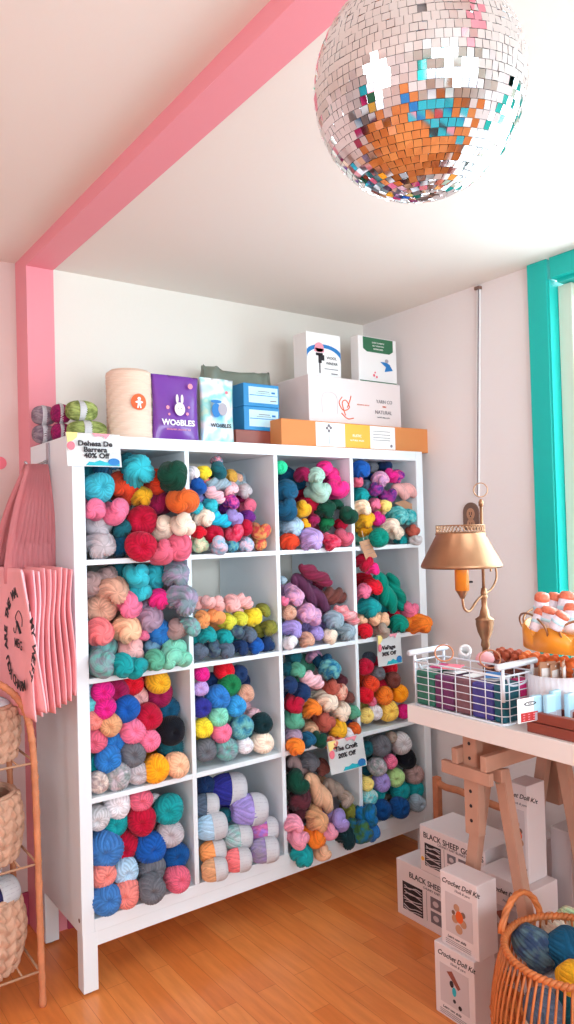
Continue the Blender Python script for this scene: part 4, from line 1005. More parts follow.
# pierced gallery
bm = bmesh.new()
zg0, zg1 = lz(532), lz(524.5)
for z in (zg0, zg1): tube(bm, [sc_ + Vector((rs1 * math.cos(t), rs1 * math.sin(t), z)) for t in [2 * PI * k / 48 for k in range(48)]], .0016, 6, closed=True)
for k in range(40):
    t = 2 * PI * k / 40; t2 = 2 * PI * (k + 1) / 40
    for u_, v_ in ((t, t2), (t2, t)):
        tube(bm, [sc_ + Vector((rs1 * math.cos(u_), rs1 * math.sin(u_), zg0)), sc_ + Vector((rs1 * math.cos(v_), rs1 * math.sin(v_), zg1))], .0009, 4)
obj('shade_gallery', bm, 'brass', LM)
bm = bmesh.new()
for k in range(3):
    t = 2 * PI * k / 3 + .3
    tube(bm, [sc_ + Vector((0, 0, lz(550))), sc_ + Vector((rs1 * .98 * math.cos(t), rs1 * .98 * math.sin(t), lz(534)))], .0014, 5)
tube(bm, [Vector((0, 0, lz(534))), sc_ + Vector((0, 0, lz(534)))], .0014, 5)
tube(bm, [sc_ + Vector((0, 0, lz(552))), sc_ + Vector((0, 0, lz(534)))], .003, 8)
obj('shade_spider', bm, 'brass', LM)

# ------------------------------------------------------------------ wire basket with mini packs
bx0, bx1, by0, by1, bz = .765, .885, -.925, -.605, TZ
WBK = thing('wire_basket', 'white wire basket with rod handles holding colourful yarn packs on the table', 'basket', ((bx0 + bx1) / 2, (by0 + by1) / 2, TZ))
def bk(name, bm, m='wire', smooth=True):
    o = obj(name, bm, m, WBK, smooth); o.data.transform(TR(-(bx0 + bx1) / 2, -(by0 + by1) / 2, -TZ)); return o
zr_ = TZ + .125
def loop(z, e=0): return [(bx0 - e, by0 - e, z), (bx1 + e, by0 - e, z), (bx1 + e, by1 + e, z), (bx0 - e, by1 + e, z)]
bm = bmesh.new()
def rl(z, r, e=0):
    p = loop(z, e); out = []
    for i in range(4):
        a = Vector(p[i]); b = Vector(p[(i + 1) % 4]); d = (b - a).normalized() * .012
        out += [a + d, b - d]
    tube(bm, out, r, 6, closed=True)
rl(TZ + .003, .003); rl(zr_, .0028)
bk('basket_rim', bm)
bm = bmesh.new()
for k in range(1, 6): rl(TZ + .003 + .0203 * k, .0013)
ny, nx = 7, 3
for i in range(ny):
    y = by0 + .01 + (by1 - by0 - .02) * i / (ny - 1)
    for x in (bx0, bx1): tube(bm, [(x, y, TZ + .003), (x, y, zr_)], .0015, 5)
    tube(bm, [(bx0, y, TZ + .003), (bx1, y, TZ + .003)], .0015, 5)
for i in range(nx):
    x = bx0 + .02 + (bx1 - bx0 - .04) * i / (nx - 1)
    for y in (by0, by1): tube(bm, [(x, y, TZ + .003), (x, y, zr_)], .0015, 5)
    tube(bm, [(x, by0, TZ + .003), (x, by1, TZ + .003)], .0015, 5)
bk('wire_grid', bm)
for y, s in ((by0 + .006, -1), (by1 - .006, 1)):
    zh = TZ + .150
    bm = bmesh.new()
    for x in (bx0 - .004, bx1 - .004): tube(bm, [(x + .008, y, TZ + .06), (x + .008, y, zh)], .0045, 8)
    tube(bm, smoothpath([(bx0 + .02, y, TZ + .12), (bx0 + .035, y, TZ + .098), (bx1 - .03, y, TZ + .098), (bx1 - .015, y, TZ + .12)], 5), .003, 6)
    bk('handle_bracket', bm)
    bm = bmesh.new(); tube(bm, [(bx0 - .018, y, zh), (bx1 + .018, y, zh)], .0085, 14); bk('handle', bm)
packs = [('green', 'green', (50, 116, 96)), ('plum', 'plum', (112, 52, 100)), ('brown mauve', 'brownish mauve', (128, 88, 96)), ('violet', 'blue violet', (74, 70, 150)), ('teal', 'teal', (16, 96, 112)), ('magenta', 'magenta', (206, 32, 110))]
lay = [(.007, .068), (.077, .068), (.147, .060), (.209, .068)]
for i, (y_, w_) in enumerate(lay):
    n_, lb, c_ = packs[i]; y1 = by1 - y_; y0 = y1 - w_
    T = thing('yarn_pack', 'small %s yarn pack standing in the white wire basket' % lb, 'yarn pack', ((bx0 + bx1) / 2, (y0 + y1) / 2, TZ + .0045), 0, 'yarn packs in the wire basket')
    bm = B((-.054, -w_ / 2, 0, .054, w_ / 2, .096 - .004 * (i % 2)), bev=.006)
    o = obj('pack_body', bm, mat('pack_' + n_.replace(' ', '_'), c_, .5, var=.15, vscale=40, bump=.4, bscale=80), T)
    bm = B((-.03, -w_ / 2 + .01, .0965, .04, w_ / 2 - .012, .0985)); obj('pack_label', bm, 'paper', T)
T = thing('yarn_pack', 'small teal and magenta yarn pack at the near end of the wire basket', 'yarn pack', ((bx0 + bx1) / 2, by1 - .297, TZ + .0045), 0, 'yarn packs in the wire basket')
obj('pack_body', B((-.054, -.017, 0, .012, .016, .10), bev=.005), mat('pack_teal', packs[4][2], .5, bump=.4, bscale=80), T)
obj('pack_stripe', B((.0125, -.017, 0, .054, .016, .102), bev=.005), 'magenta', T)
# folded leaflets lying on the packs
for k, (y, c_, dz) in enumerate(((-.66, 'magenta', .003), (-.70, 'coralp', .006), (-.84, 'bluep', .003))):
    T = thing('knitting_leaflet', 'thin %s leaflet lying on the packs in the wire basket' % ['magenta', 'coral', 'blue'][k], 'leaflet', (.83, y, TZ + .105 + dz), .2 + .2 * k)
    obj('leaflet_cover', B((-.035, -.022, 0, .035, .022, .003), bev=.001), c_, T); obj('leaflet_page', B((-.033, -.02, -.0015, .036, .02, -.0002)), 'paper', T)

# ------------------------------------------------------------------ scrunchies on a low tray behind the basket
TRY = thing('scrunchie_tray', 'low tan tray behind the wire basket holding a row of scrunchies', 'tray', (1.0, -.83, TZ))
obj('tray_body', B((-.055, -.17, 0, .055, .125, .075), bev=.004), 'kraft', TRY)
def scrunch(x, y, z, r, tr, material, label, rz, group=None, ax='y'):
    bm = bmesh.new(); nu, nv = 60, 14; vs = []
    for i in range(nu):
        a = 2 * PI * i / nu; row = []
        for j in range(nv):
            b_ = 2 * PI * j / nv; rr = tr * (1 + .22 * math.sin(11 * a + math.sin(b_)) + .1 * math.sin(19 * a + 2))
            row.append(bm.verts.new(((r + rr * math.cos(b_)) * math.cos(a), rr * math.sin(b_), (r + rr * math.cos(b_)) * math.sin(a))))
        vs.append(row)
    for i in range(nu):
        for j in range(nv): bm.faces.new((vs[i][j], vs[(i + 1) % nu][j], vs[(i + 1) % nu][(j + 1) % nv], vs[i][(j + 1) % nv]))
    o = obj('scrunchie', bm, material, None, True); o.location = (x, y, z); o.rotation_euler = (0, 0, rz)
    return tag(o, label, 'scrunchie', group)
SM = {'orange': mat('orange_velvet', (240, 128, 70), .8), 'brown': mat('brown_velvet', (140, 84, 76), .8), 'rust': mat('rust_velvet', (176, 84, 56), .8)}
for i in range(9):
    c_ = 'rust' if i < 3 else 'orange'
    t = i / 8
    scrunch(1.02 - .0 * t, -.715 - .030 * i, TZ + .112, .021, .0125, SM[c_], '%s velvet scrunchie in back row of tray, %s' % (c_, ['farthest from window side cup', 'second from far end', 'third from far end', 'fourth from far end', 'fifth, middle of the row', 'fourth from ribbed cup', 'third from ribbed cup', 'second from ribbed cup', 'closest to ribbed cup'][i]), .1, 'scrunchies')
for i in range(7):
    scrunch(.965, -.72 - .036 * i, TZ + .100, .014, .010, SM['brown'], 'brown velvet scrunchie in front row of tray, %s' % ['farthest from cup', 'second from far end', 'third from far end', 'middle of seven', 'third from ribbed cup', 'second from ribbed cup', 'closest to ribbed cup'][i], .1, 'scrunchies')
# wooden darning rings / tape peeking above the basket
def disc(name, u, v, rpx, y, material, label, cat, th=.008, ring=False):
    p = hit(1, y, u, v); r = rpx * depth(p) / F
    bm = bmesh.new(); d = (CAM - p).normalized(); d = (d + Vector((0, 0, .6))).normalized()
    if ring:
        e1 = d.orthogonal().normalized(); e2 = d.cross(e1)
        tube(bm, [p + (e1 * math.cos(t) + e2 * math.sin(t)) * r for t in [2 * PI * k / 30 for k in range(30)]], .0022, 6, closed=True)
    else: poly(bm, circ(0, 0, r, n=32), frame(p, (-d).orthogonal(), d.cross((-d).orthogonal())), th)
    bmesh.ops.translate(bm, vec=-p, verts=bm.verts)
    o = obj(name, bm, material, None, ring); o.location = p; return tag(o, label, cat)
disc('hair_ring', 444, 653, 9, -.69, 'rattan', 'thin tan ring standing at far end of scrunchie tray', 'ring', ring=True)
disc('hair_ring', 490, 659, 10, -.79, 'rattan', 'thin tan ring among the scrunchies, middle of the tray', 'ring', ring=True)
bm = bmesh.new(); lathe(bm, [(0.001, 0), (.024, .004), (.027, .012), (.024, .020), (.001, .024)], 32)
o = obj('powder_puff', bm, mat('pink_plush', (240, 168, 172), .9), None, True); o.location = (.95, -.715, TZ + .112); o.rotation_euler = (.3, -.5, 0); tag(o, 'flat pale pink round pad on the scrunchie tray', 'pad')
bm = bmesh.new(); lathe(bm, [(.015, 0), (.018, .004), (.018, .042), (.012, .045), (.010, .040), (.010, .004)], 28)
o = obj('paper_roll', bm, 'paper', None, True); o.location = (.93, -.655, TZ + .125); o.rotation_euler = (.5, -.9, 0.2); tag(o, 'short white paper roll at far end of the scrunchie tray', 'roll')

# ------------------------------------------------------------------ ribbed cup with kraft cards
p = hit(1, -.95, 551, 690)
CX, CY = p.x + .03, -.97
a = hit(1, CY, 530, 670); b = hit(1, CY, 573, 670); cr = (b.x - a.x) * .81 / 2 + .004; CX = (a.x + b.x) / 2 + .02
zc = hit(1, CY, 550, 674).z
CUP = thing('ribbed_cup', 'white vertically ribbed cup full of kraft cards', 'cup', (CX, CY, TZ))
bm = bmesh.new()
lathe(bm, [(cr * .9, 0), (cr * .95, .004), (cr, zc - TZ), (cr * .93, zc - TZ), (cr * .88, .01)], 96, rad=lambda t, z: 1 + (.025 * math.sin(2 * PI * 32 * t) if z > .003 else 0))
obj('cup_body', bm, 'ceramic', CUP, True)
for k, (dx, dy, rz, hh_) in enumerate(((-.03, .01, -.35, .030), (-.008, .0, .1, .024), (.018, -.01, .45, .030), (-.018, .024, -.2, .02), (.030, .015, .3, .022))):
    T = thing('kraft_card', 'kraft card in the ribbed cup, %s' % ['at its far left', 'front middle with white band', 'tilted at its right', 'behind the left card', 'rearmost on the right'][k], 'card', (CX + dx * .8, CY + dy, TZ + .014), rz, 'kraft cards in the cup')
    zz = zc - TZ + hh_ - .014
    obj('card', B((-.024, -.001, 0, .024, .001, zz), bev=.0005), 'kraft', T)
    obj('white_band', B((-.020, -.003, .02, .018, -.0012, zz - .016)), 'paper', T)
    bm = bmesh.new(); poly(bm, circ(0, zz - .007, .0025, n=12), frame((0, -.0012, 0), (1, 0, 0), (0, 0, 1)), .0004); obj('punched_hole', bm, 'paper', T)

# ------------------------------------------------------------------ scalloped stand with wire bowl and wrapped sweets-like skeins
SX, SY = 1.185, -1.02
p = hit(1, SY, 586, 636); SX = p.x
zt_ = hit(1, SY, 580, 625).z; zb_ = hit(1, SY, 580, 646).z
SR = (hit(1, SY, 586, 636) - hit(1, SY, 525, 636)).x * .62
ST = thing('scalloped_stand', 'orange cake stand with scalloped rim holding wrapped bundles, at right frame edge', 'stand', (SX, SY, TZ))
bm = bmesh.new()
lathe(bm, [(.07, 0), (.072, .004), (.02, .012), (.010, .03), (.009, zb_ - TZ - .01), (.02, zb_ - TZ - .002), (SR * .96, zb_ - TZ), (SR * .96, zb_ - TZ + .004), (.001, zb_ - TZ + .004)], 48, cap=False); obj('stand_foot', bm, 'gold', ST, True)
bm = bmesh.new(); n = 180; ns = 9; lo = []; hi = []; lo2 = []; hi2 = []
for k in range(n):
    t = k / n; a_ = 2 * PI * t; sca = abs(math.sin(PI * ns * t)) ** .7
    zz = zb_ - TZ + (zt_ - zb_) * (.55 + .55 * sca)
    for rr, L1, L2 in ((SR, lo, hi), (SR - .003, lo2, hi2)):
        L1.append(bm.verts.new((rr * math.cos(a_), rr * math.sin(a_), zb_ - TZ - .004))); L2.append(bm.verts.new((rr * 1.01 * math.cos(a_), rr * 1.01 * math.sin(a_), zz)))
for k in range(n):
    j = (k + 1) % n
    bm.faces.new((lo[k], lo[j], hi[j], hi[k])); bm.faces.new((lo2[k], lo2[j], hi2[j], hi2[k])); bm.faces.new((hi[k], hi[j], hi2[j], hi2[k])); bm.faces.new((lo[k], lo[j], lo2[j], lo2[k]))
obj('scalloped_rim', bm, 'gold', ST, True)
WBL = thing('wire_bowl', 'looped wire bowl sitting in the orange scalloped stand', 'bowl', (SX, SY, zb_ + .006))
bm = bmesh.new(); ls = zt_ - zb_
for k in range(5):
    a_ = 2 * PI * k / 5 + 2.6; c_ = Vector((math.cos(a_), math.sin(a_), 0)); e_ = Vector((-math.sin(a_), math.cos(a_), 0))
    tube(bm, [c_ * SR * (.82 + .16 * (1 - math.cos(t)) / 2) + e_ * SR * .52 * math.sin(t) + Vector((0, 0, .012 + .034 * (1 - math.cos(t)))) for t in [2 * PI * q / 36 for q in range(36)]], .0028, 6, closed=True)
tube(bm, [(SR * .8 * math.cos(t), SR * .8 * math.sin(t), .01) for t in [2 * PI * q / 40 for q in range(40)]], .0028, 6, closed=True)
obj('bowl_wire', bm, 'brass', WBL, True)
wrapm = mat('orange_white_wrapper', (232, 220, 226), .4)
M['bundlew'] = mat('white_lilac_wrapper', (236, 226, 236), .4, var=.08, vscale=3); M['bundlec'] = mat('coral_wrapper', (222, 118, 88), .4, var=.15, vscale=3)
for k, (u, v, y, tl, rr) in enumerate(((541, 606, -.965, -.1, 7), (553, 606, -.95, .1, 7), (548, 618, -1.0, .0, 8), (566, 607, -.99, .15, 8), (572, 619, -1.03, .25, 8), (559, 621, -1.05, -.5, 7), (538, 620, -.98, -.3, 6))):
    p = hit(1, y, u, v); r = rr * depth(p) / F
    bm = bmesh.new(); lathe(bm, [(.15, -2.1), (.8, -1.95), (1, -1.5), (1, 1.3)], 28, rad=lambda t, z: 1 + .03 * math.sin(6 * PI * t + z * 2))
    o = obj('wrapped_bundle', bm, 'bundlew', None, True)
    bm = bmesh.new(); lathe(bm, [(1.0, .9), (1.06, .95), (1.05, 1.5), (.85, 1.95), (.15, 2.1)], 28); obj('coral_end', bm, 'bundlec', o, True)
    bm = bmesh.new(); lathe(bm, [(1.0, -.6), (1.05, -.55), (1.05, -.1), (1.0, -.05)], 28); obj('blue_band', bm, 'lblue', o, True)
    o.scale = (r, r, r * (.95 if k not in (2, 5) else .7)); o.location = p; o.rotation_euler = (.25, tl, .3 * k)
    tag(o, 'orange and white wrapped bundle in the wire bowl, %s' % ['leftmost of the tall ones', 'second tall one from left', 'front, under the left pair', 'third tall one from left', 'at right frame edge', 'low, lying in front', 'low at the far left'][k], 'bundle', 'wrapped bundles')

# ------------------------------------------------------------------ wooden display tray with cards
tr = thing('display_tray', 'red-brown wooden display tray with compartments at the table front edge', 'tray', (.87, -1.17, TZ))
def tq(name, bm, m='dwood'):
    return obj(name, bm, m, tr)
tq('tray_base', B((-.10, -.24, 0, .14, .185, .026), bev=.003))
tq('tray_lip', B((-.10, -.24, .028, -.085, .185, .052), (.125, -.24, .028, .14, .185, .052), (-.085, .17, .028, .125, .185, .052), (-.085, -.24, .028, .125, -.225, .052), (-.02, -.225, .028, -.01, .17, .048), (.05, -.225, .028, .06, .17, .048), bev=.002))
tq('tray_lining', B((-.085, -.225, .0262, .125, .17, .032)), 'paper')
# card with a small oval logo and red patch
p0 = hit(1, -1.015, 521, 722); p1 = hit(1, -1.015, 541, 695); cw = (p1.x - p0.x)
cz = TZ + .033; ch = p1.z - cz
LC = thing('logo_card', 'small white card with oval logo and red patterned patch, at left end of tray', 'card', (p0.x + cw / 2, -1.012, cz), -.15)
obj('card', B((-cw / 2, 0, 0, cw / 2, .0015, ch), bev=.0005), 'paper', LC)
f_ = frame((0, -.0003, 0), (1, 0, 0), (0, 0, 1))
ov = circ(0, ch * .75, cw * .24, ch * .085); iv = circ(0, ch * .75, cw * .19, ch * .055)
bm = bmesh.new()
for i in range(24): poly(bm, [ov[i], ov[(i + 1) % 24], iv[(i + 1) % 24], iv[i]], f_, .0005)
obj('oval_logo', bm, 'ink', LC); text('CC', f_ @ TR(0, ch * .75, .0004), ch * .10, 'ink', LC, squeeze=1.5)
art(LC, 'red_patch', 'redp', [rect(-cw * .38, ch * .04, cw * .36, ch * .40)], f_)
art(LC, 'patch_pattern', 'pinkp', [rect(-cw * .3 + i * cw * .2, ch * (.10 + .1 * j), -cw * .3 + i * cw * .2 + cw * .07, ch * (.13 + .1 * j)) for i in range(4) for j in range(3)], f_, .0007)
for k, (dx, dy, hh_) in enumerate(((.030, .010, .060), (.055, .0, .062), (.085, .015, .068), (.115, .005, .060), (.145, -.02, .05))):
    T = thing('frosted_packet', 'frosted pale blue packet on the tray, %s' % ['just behind the logo card', 'second from the logo card', 'tallest in the middle', 'fourth from the logo card', 'farthest right in view'][k], 'packet', (p0.x + cw / 2 + dx * .9, -1.02 + dy - .03 * k * .4, cz), -.2 + .1 * k, 'frosted packets')
    obj('packet_body', B((-.017, -.007, 0, .017, .007, hh_), bev=.004), 'frost', T)
    obj('packet_foot', B((-.012, -.0085, .002, .012, -.0072, .02)), 'greyc', T)
for k, (x, y, m_) in enumerate(((-.05, .10, 'kraft'), (-.052, .03, 'pinkp'), (.02, .08, 'dwood'), (.02, 0, 'coralp'), (-.05, -.05, 'brownp'))):
    T = thing('stitch_marker_card', 'small %s notion card lying in the wooden tray' % ['tan', 'pale pink', 'dark brown', 'coral', 'brown'][k], 'card', (.87 + x, -1.17 + y, TZ + .0325), .1 * k)
    obj('card', B((-.022, -.028, 0, .022, .028, .004), bev=.001), 'paper', T); obj('card_print', B((-.014, -.022, .0042, .014, .022, .006)), m_, T)

# ------------------------------------------------------------------ tote bags on the side of the shelf
HK = thing('adhesive_hook', 'clear grey strip hook on the shelf side carrying the totes', 'hook', (-.001, .205, 1.56))
obj('hook_strip', B((-.004, -.012, -.005, 0, .012, .075), bev=.001), 'greyc', HK)
obj('hook_peg', tube(bmesh.new(), smoothpath([(-.002, 0, .02), (-.03, 0, .006), (-.06, 0, .0), (-.074, 0, .014)], 5), .004, 8), 'steel', HK, True)
NB = 9
for i in range(NB):
    x = -.150 + i * .0165
    yn = (-.088, -.060, -.055, -.050, -.052, -.045, -.045, -.04, -.035)[i]   # near edge
    zb = (.850, .825, .835, .845, .84, .855, .865, .875, .89)[i]; ztp = 1.252 - .004 * (i % 3)
    yf = .345 - .004 * i
    lab = ['pink canvas tote with circular black lettering, outermost on the shelf side'] + ['plain pink canvas tote, %s behind the lettered one' % w_ for w_ in ('first', 'second', 'third', 'fourth', 'fifth', 'sixth', 'seventh')] + ['plain pink canvas tote hanging innermost, against the shelf side']
    T = thing('tote_bag', lab[i], 'tote bag', (x, .13, ztp), 0, 'pink tote bags')
    bm = bmesh.new(); ny, nz = 30, 34; rr_ = random.Random(i)
    p1, p2 = 1.0 + .42 * i, .6 + .5 * i
    def X(s, t):    # s 0 near edge .. 1 far edge, t 0 top .. 1 bottom
        near = (1 - s) ** 5
        lim = .006
        if i == 0:
            return -.030 * near * (1 - t) ** 1.3 + .030 * near * t + .0015 * math.sin(5 * s + p1)
        return .011 * (1 - s) ** 3 * math.sin(4.5 * t + p1) * min(1, 3 * t) + .002 * math.sin(9 * s + 2 * t + p2) - .004 * near
    gs = []
    for side_ in (-1, 1):
        g = []
        for j in range(nz + 1):
            row = []
            for q in range(ny + 1):
                s = q / ny; t = j / nz
                e = min(s, 1 - s, t * 1.5 + .02, 1 - t) ; th = .0052 * min(1, (max(e, 0) / .05)) + .0012
                y = yn + (yf - yn) * s
                # the near edges wander a little
                y += (.010 * math.sin(4.2 * t + p2) * (1 - s) if i else .0)
                z = -(ztp - zb) * t + (.010 * math.sin(5 * s + p1) * t)
                row.append(bm.verts.new((X(s, t) + side_ * th, y - .13, z)))
            g.append(row)
        gs.append(g)
        for j in range(nz):
            for q in range(ny): bm.faces.new((g[j][q], g[j][q + 1], g[j + 1][q + 1], g[j + 1][q]))
    a_, b_ = gs
    for j in range(nz):
        bm.faces.new((a_[j][0], a_[j + 1][0], b_[j + 1][0], b_[j][0])); bm.faces.new((a_[j][ny], a_[j + 1][ny], b_[j + 1][ny], b_[j][ny]))
    for q in range(ny):
        bm.faces.new((a_[0][q], a_[0][q + 1], b_[0][q + 1], b_[0][q])); bm.faces.new((a_[nz][q], a_[nz][q + 1], b_[nz][q + 1], b_[nz][q]))
    obj('bag_body', bm, 'tote', T, True)
    bm = bmesh.new()
    for q in range(0, 1):
        pts = [(X(0, t / 20), (yn + (.010 * math.sin(4.2 * t / 20 + p2) if i else 0)) - .13 - .001, -(ztp - zb) * t / 20 + .010 * math.sin(p1) * t / 20) for t in range(21)]
        tube(bm, pts, .0028, 6)
    obj('edge_seam', bm, 'totel' if i < 3 else 'tote', T, True)
    # two straps up to the hook
    for side_ in (-1, 1):
        bm = bmesh.new(); hx = (-.066 + i * .0065) - x; hy = .205 - .13; hz = 1.562 - ztp
        for (y0_, ) in ((.125,), (.255,)):
            base = Vector((side_ * .004, y0_ - .13 + .004 * i, .012)); top = Vector((hx, hy - (.010 if y0_ < .2 else -.010), hz + .004))
            pts = smoothpath([base + Vector((0, 0, -.06)), base, base.lerp(top, .5) + Vector((side_ * .008 - .004, (-.012 if y0_ < .2 else .012), 0)), top], 6)
            pr = None; d_ = Vector((.81, -.586 + .2 * side_, 0)).normalized() * .0135
            rows_ = []
            for m_, q in enumerate(pts):
                k_ = m_ / (len(pts) - 1); dd = d_ * (1 - .35 * k_)
                rows_.append([bm.verts.new(q - dd), bm.verts.new(q + Vector((.003 * side_, 0, 0))), bm.verts.new(q + dd)])
            for r0, r1 in zip(rows_, rows_[1:]):
                for c_ in range(2): bm.faces.new((r0[c_], r0[c_ + 1], r1[c_ + 1], r1[c_]))
        bmesh.ops.solidify(bm, geom=bm.faces[:], thickness=.0018)
        obj('strap', bm, 'tote', T, True)
    if i == 0:
        # lettering on the outer face, letters set round a ring (as printed on the cloth)
        xf = x - .0095
        def letter(s, u, v, size, ang, nm_='printed_letter'):
            p = hit(0, xf, u, v) - Vector(T.location)
            fm_ = frame(p, (0, -1, 0), (0, 0, 1)) @ Matrix.Rotation(ang, 4, 'Z')
            return text(s, fm_, size, 'ink', T, 'printed_lettering', bold=.03)
        cyl = hit(0, xf, 19, 640) - Vector(T.location)
        rad = .132
        def ringtext(s, a0, a1, inward, rr=rad, size=.040):
            for k, ch_ in enumerate(s):
                if ch_ == ' ': continue
                a_ = math.radians(a0 + (a1 - a0) * (k + .5) / len(s))
                p = cyl + Vector((0, -math.cos(a_) * rr, math.sin(a_) * rr))
                rot = a_ - PI / 2 if not inward else a_ + PI / 2
                fm_ = frame(p, (0, -1, 0), (0, 0, 1)) @ Matrix.Rotation(rot, 4, 'Z')
                text(ch_, fm_, size, 'ink', T, 'printed_lettering', bold=.03)
        ringtext('YOU ARE THE', 236, 128, False)
        ringtext('WARP', 118, 70, False)
        ringtext('TO MY WEFT', 62, -44, False)
        ringtext('CHARM', -120, -68, True, rad * .98, .038)
        fm_ = frame(cyl, (0, -1, 0), (0, 0, 1))
        strokes(T, 'printed_needle', 'ink', [[(-.02, .05), (.012, .02)], [(-.018, .048), (-.008, .040)]], fm_, .0035)
        strokes(T, 'printed_thread', 'ink', [[(-.02, .05), (-.03, .062), (.0, .082), (.03, .065), (.03, .04)], [(-.018, .046), (-.03, .02), (-.045, .018), (-.05, .03)]], fm_, .0012)
        text('ME', fm_ @ TR(-.022, -.012, 0), .036, 'ink', T, 'printed_lettering', bold=.01); text('G', fm_ @ TR(.016, -.016, 0), .036, 'ink', T, 'printed_lettering', bold=.01)

# ------------------------------------------------------------------ rattan rack with braided baskets
RK = thing('rattan_rack', 'arched rattan rack with three tiers at the left frame edge', 'rack', (-.36, .17, 0))
def rk(name, bm, m='rattan', smooth=True):
    o = obj(name, bm, m, RK, smooth); o.data.transform(TR(.36, -.17, 0)); return o
def hoop(y):
    P = [(-.105, y, 0), (-.109, y, .30), (-.113, y, .60), (-.122, y, .77), (-.145, y, .86), (-.20, y, .925), (-.28, y, .955), (-.36, y, .962)]
    P += [(-.72 - q[0], y, q[2]) for q in P[-2::-1]]
    return smoothpath(P, 30)
hp = hoop(.04)
L_ = len(hp)
rk('front_hoop', tube(bmesh.new(), hp, .0095, 10, rf=lambda t: 1 + (.16 if math.sin(t * 400) > .75 else 0)))
rk('back_hoop', tube(bmesh.new(), hoop(.30), .009, 10, rf=lambda t: 1 + (.16 if math.sin(t * 400) > .75 else 0)))
for z in (.693, .405, .101):
    bm = bmesh.new()
    tube(bm, [(-.112, .04, z), (-.608, .04, z)], .0035, 8); tube(bm, [(-.112, .30, z), (-.608, .30, z)], .0035, 8)
    for x in (-.16, -.24, -.32, -.40, -.48, -.56): tube(bm, [(x, .04, z), (x, .30, z)], .0028, 6)
    for x in (-.112, -.608): tube(bm, [(x, .04, z), (x, .30, z)], .0035, 8)
    rk('tier_rods', bm, 'kraft')
def braid_basket(z, h, rx, ry, label, m='straw', bulge=.04):
    T = thing('braided_basket', label, 'basket', (-.365, .165, z + .004), 0, 'braided straw baskets')
    bm = bmesh.new(); n = 220; nz = 44; out = []; inn = []
    for j in range(nz + 1):
        t = j / nz; zz = t * h; sc = .90 + bulge * 2.2 * math.sin(PI * min(1, t * .9 + .05)) + .02 * t
        ro = []; ri = []
        for k in range(n):
            th = 2 * PI * k / n; c_, s_ = math.cos(th), math.sin(th)
            bx, by = sgnpow(c_, .8) * rx * sc, sgnpow(s_, .8) * ry * sc
            col = 22 * k / n; fr = (col % 1) - .5; zz_ = t * h / .034 + abs(fr) * 1.6 * (1 if True else 0)
            d = .011 * (abs(math.sin(PI * zz_)) ** .7) * (1 - (2 * abs(fr)) ** 6) - .004 * math.exp(-(fr / .06) ** 2)
            ro.append(bm.verts.new((bx * (1 + d / rx * 1.3), by * (1 + d / ry * 1.3), zz))); ri.append(bm.verts.new((bx * .93, by * .93, max(zz, .006))))
        out.append(ro); inn.append(ri)
    for A2 in (out, inn):
        for r0, r1 in zip(A2, A2[1:]):
            for k in range(n): bm.faces.new((r0[k], r0[(k + 1) % n], r1[(k + 1) % n], r1[k]))
    for k in range(n):
        j = (k + 1) % n; bm.faces.new((out[-1][k], out[-1][j], inn[-1][j], inn[-1][k]))
    bm.faces.new(out[0]); bm.faces.new(inn[0])
    obj('basket_body', bm, m, T, True)
    bm = bmesh.new(); sc = .90 + bulge * 2.2 * math.sin(PI * .95) + .02
    tube(bm, [(sgnpow(math.cos(t), .8) * rx * sc * .97, sgnpow(math.sin(t), .8) * ry * sc * .97, h + .002) for t in [2 * PI * k / 80 for k in range(80)]], .007, 8, closed=True)
    obj('basket_rim', bm, m, T, True); return T
rk_top = .693
braid_basket(.693, .150, .245, .12, 'pale braided basket on the top tier of the rattan rack', bulge=.02)
braid_basket(.405, .185, .242, .125, 'braided basket on the middle tier of the rattan rack', bulge=.03)
braid_basket(.101, .20, .235, .135, 'braided basket on the bottom tier with banded navy skeins', bulge=.045)
def lskein(loc, sc, rot, cn, label):
    o = yobj('l', BALLS[1], cn); o.location = loc; o.scale = sc; o.rotation_euler = rot; sleeve(o); return tag(o, label, 'yarn')
COL2['midnight speckle'] = ((26, 26, 60), (50, 44, 92))
lskein((-.215, .12, .318), (.05, .075, .04), (0, .3, -1.3), 'midnight speckle', 'dark navy speckled skein with white band in the bottom braided basket')
lskein((-.255, .14, .385), (.045, .07, .036), (0, .2, -1.2), 'purple marled', 'purple-black skein with white band on top of the navy one in the bottom basket')
lskein((-.33, .13, .31), (.05, .075, .045), (0, .2, -1.1), 'navy slate marled', 'slate skein lying left of the navy one in the bottom basket')
lskein((-.27, .12, .585), (.05, .06, .035), (0, .2, -1.2), 'grey', 'grey banded skein inside the middle braided basket')
lskein((-.36, .13, .575), (.05, .06, .035), (0, .2, -1.0), 'mauve', 'mauve banded skein inside the middle braided basket')
lskein((-.205, .135, .835), (.04, .05, .045), (1.1, .2, -1.2), 'teal blue marled', 'teal blue banded skein poking out of the top braided basket')
lskein((-.285, .13, .84), (.04, .05, .045), (1.1, .1, -1.2), 'purple marled', 'purple skein beside the teal blue one in the top braided basket')

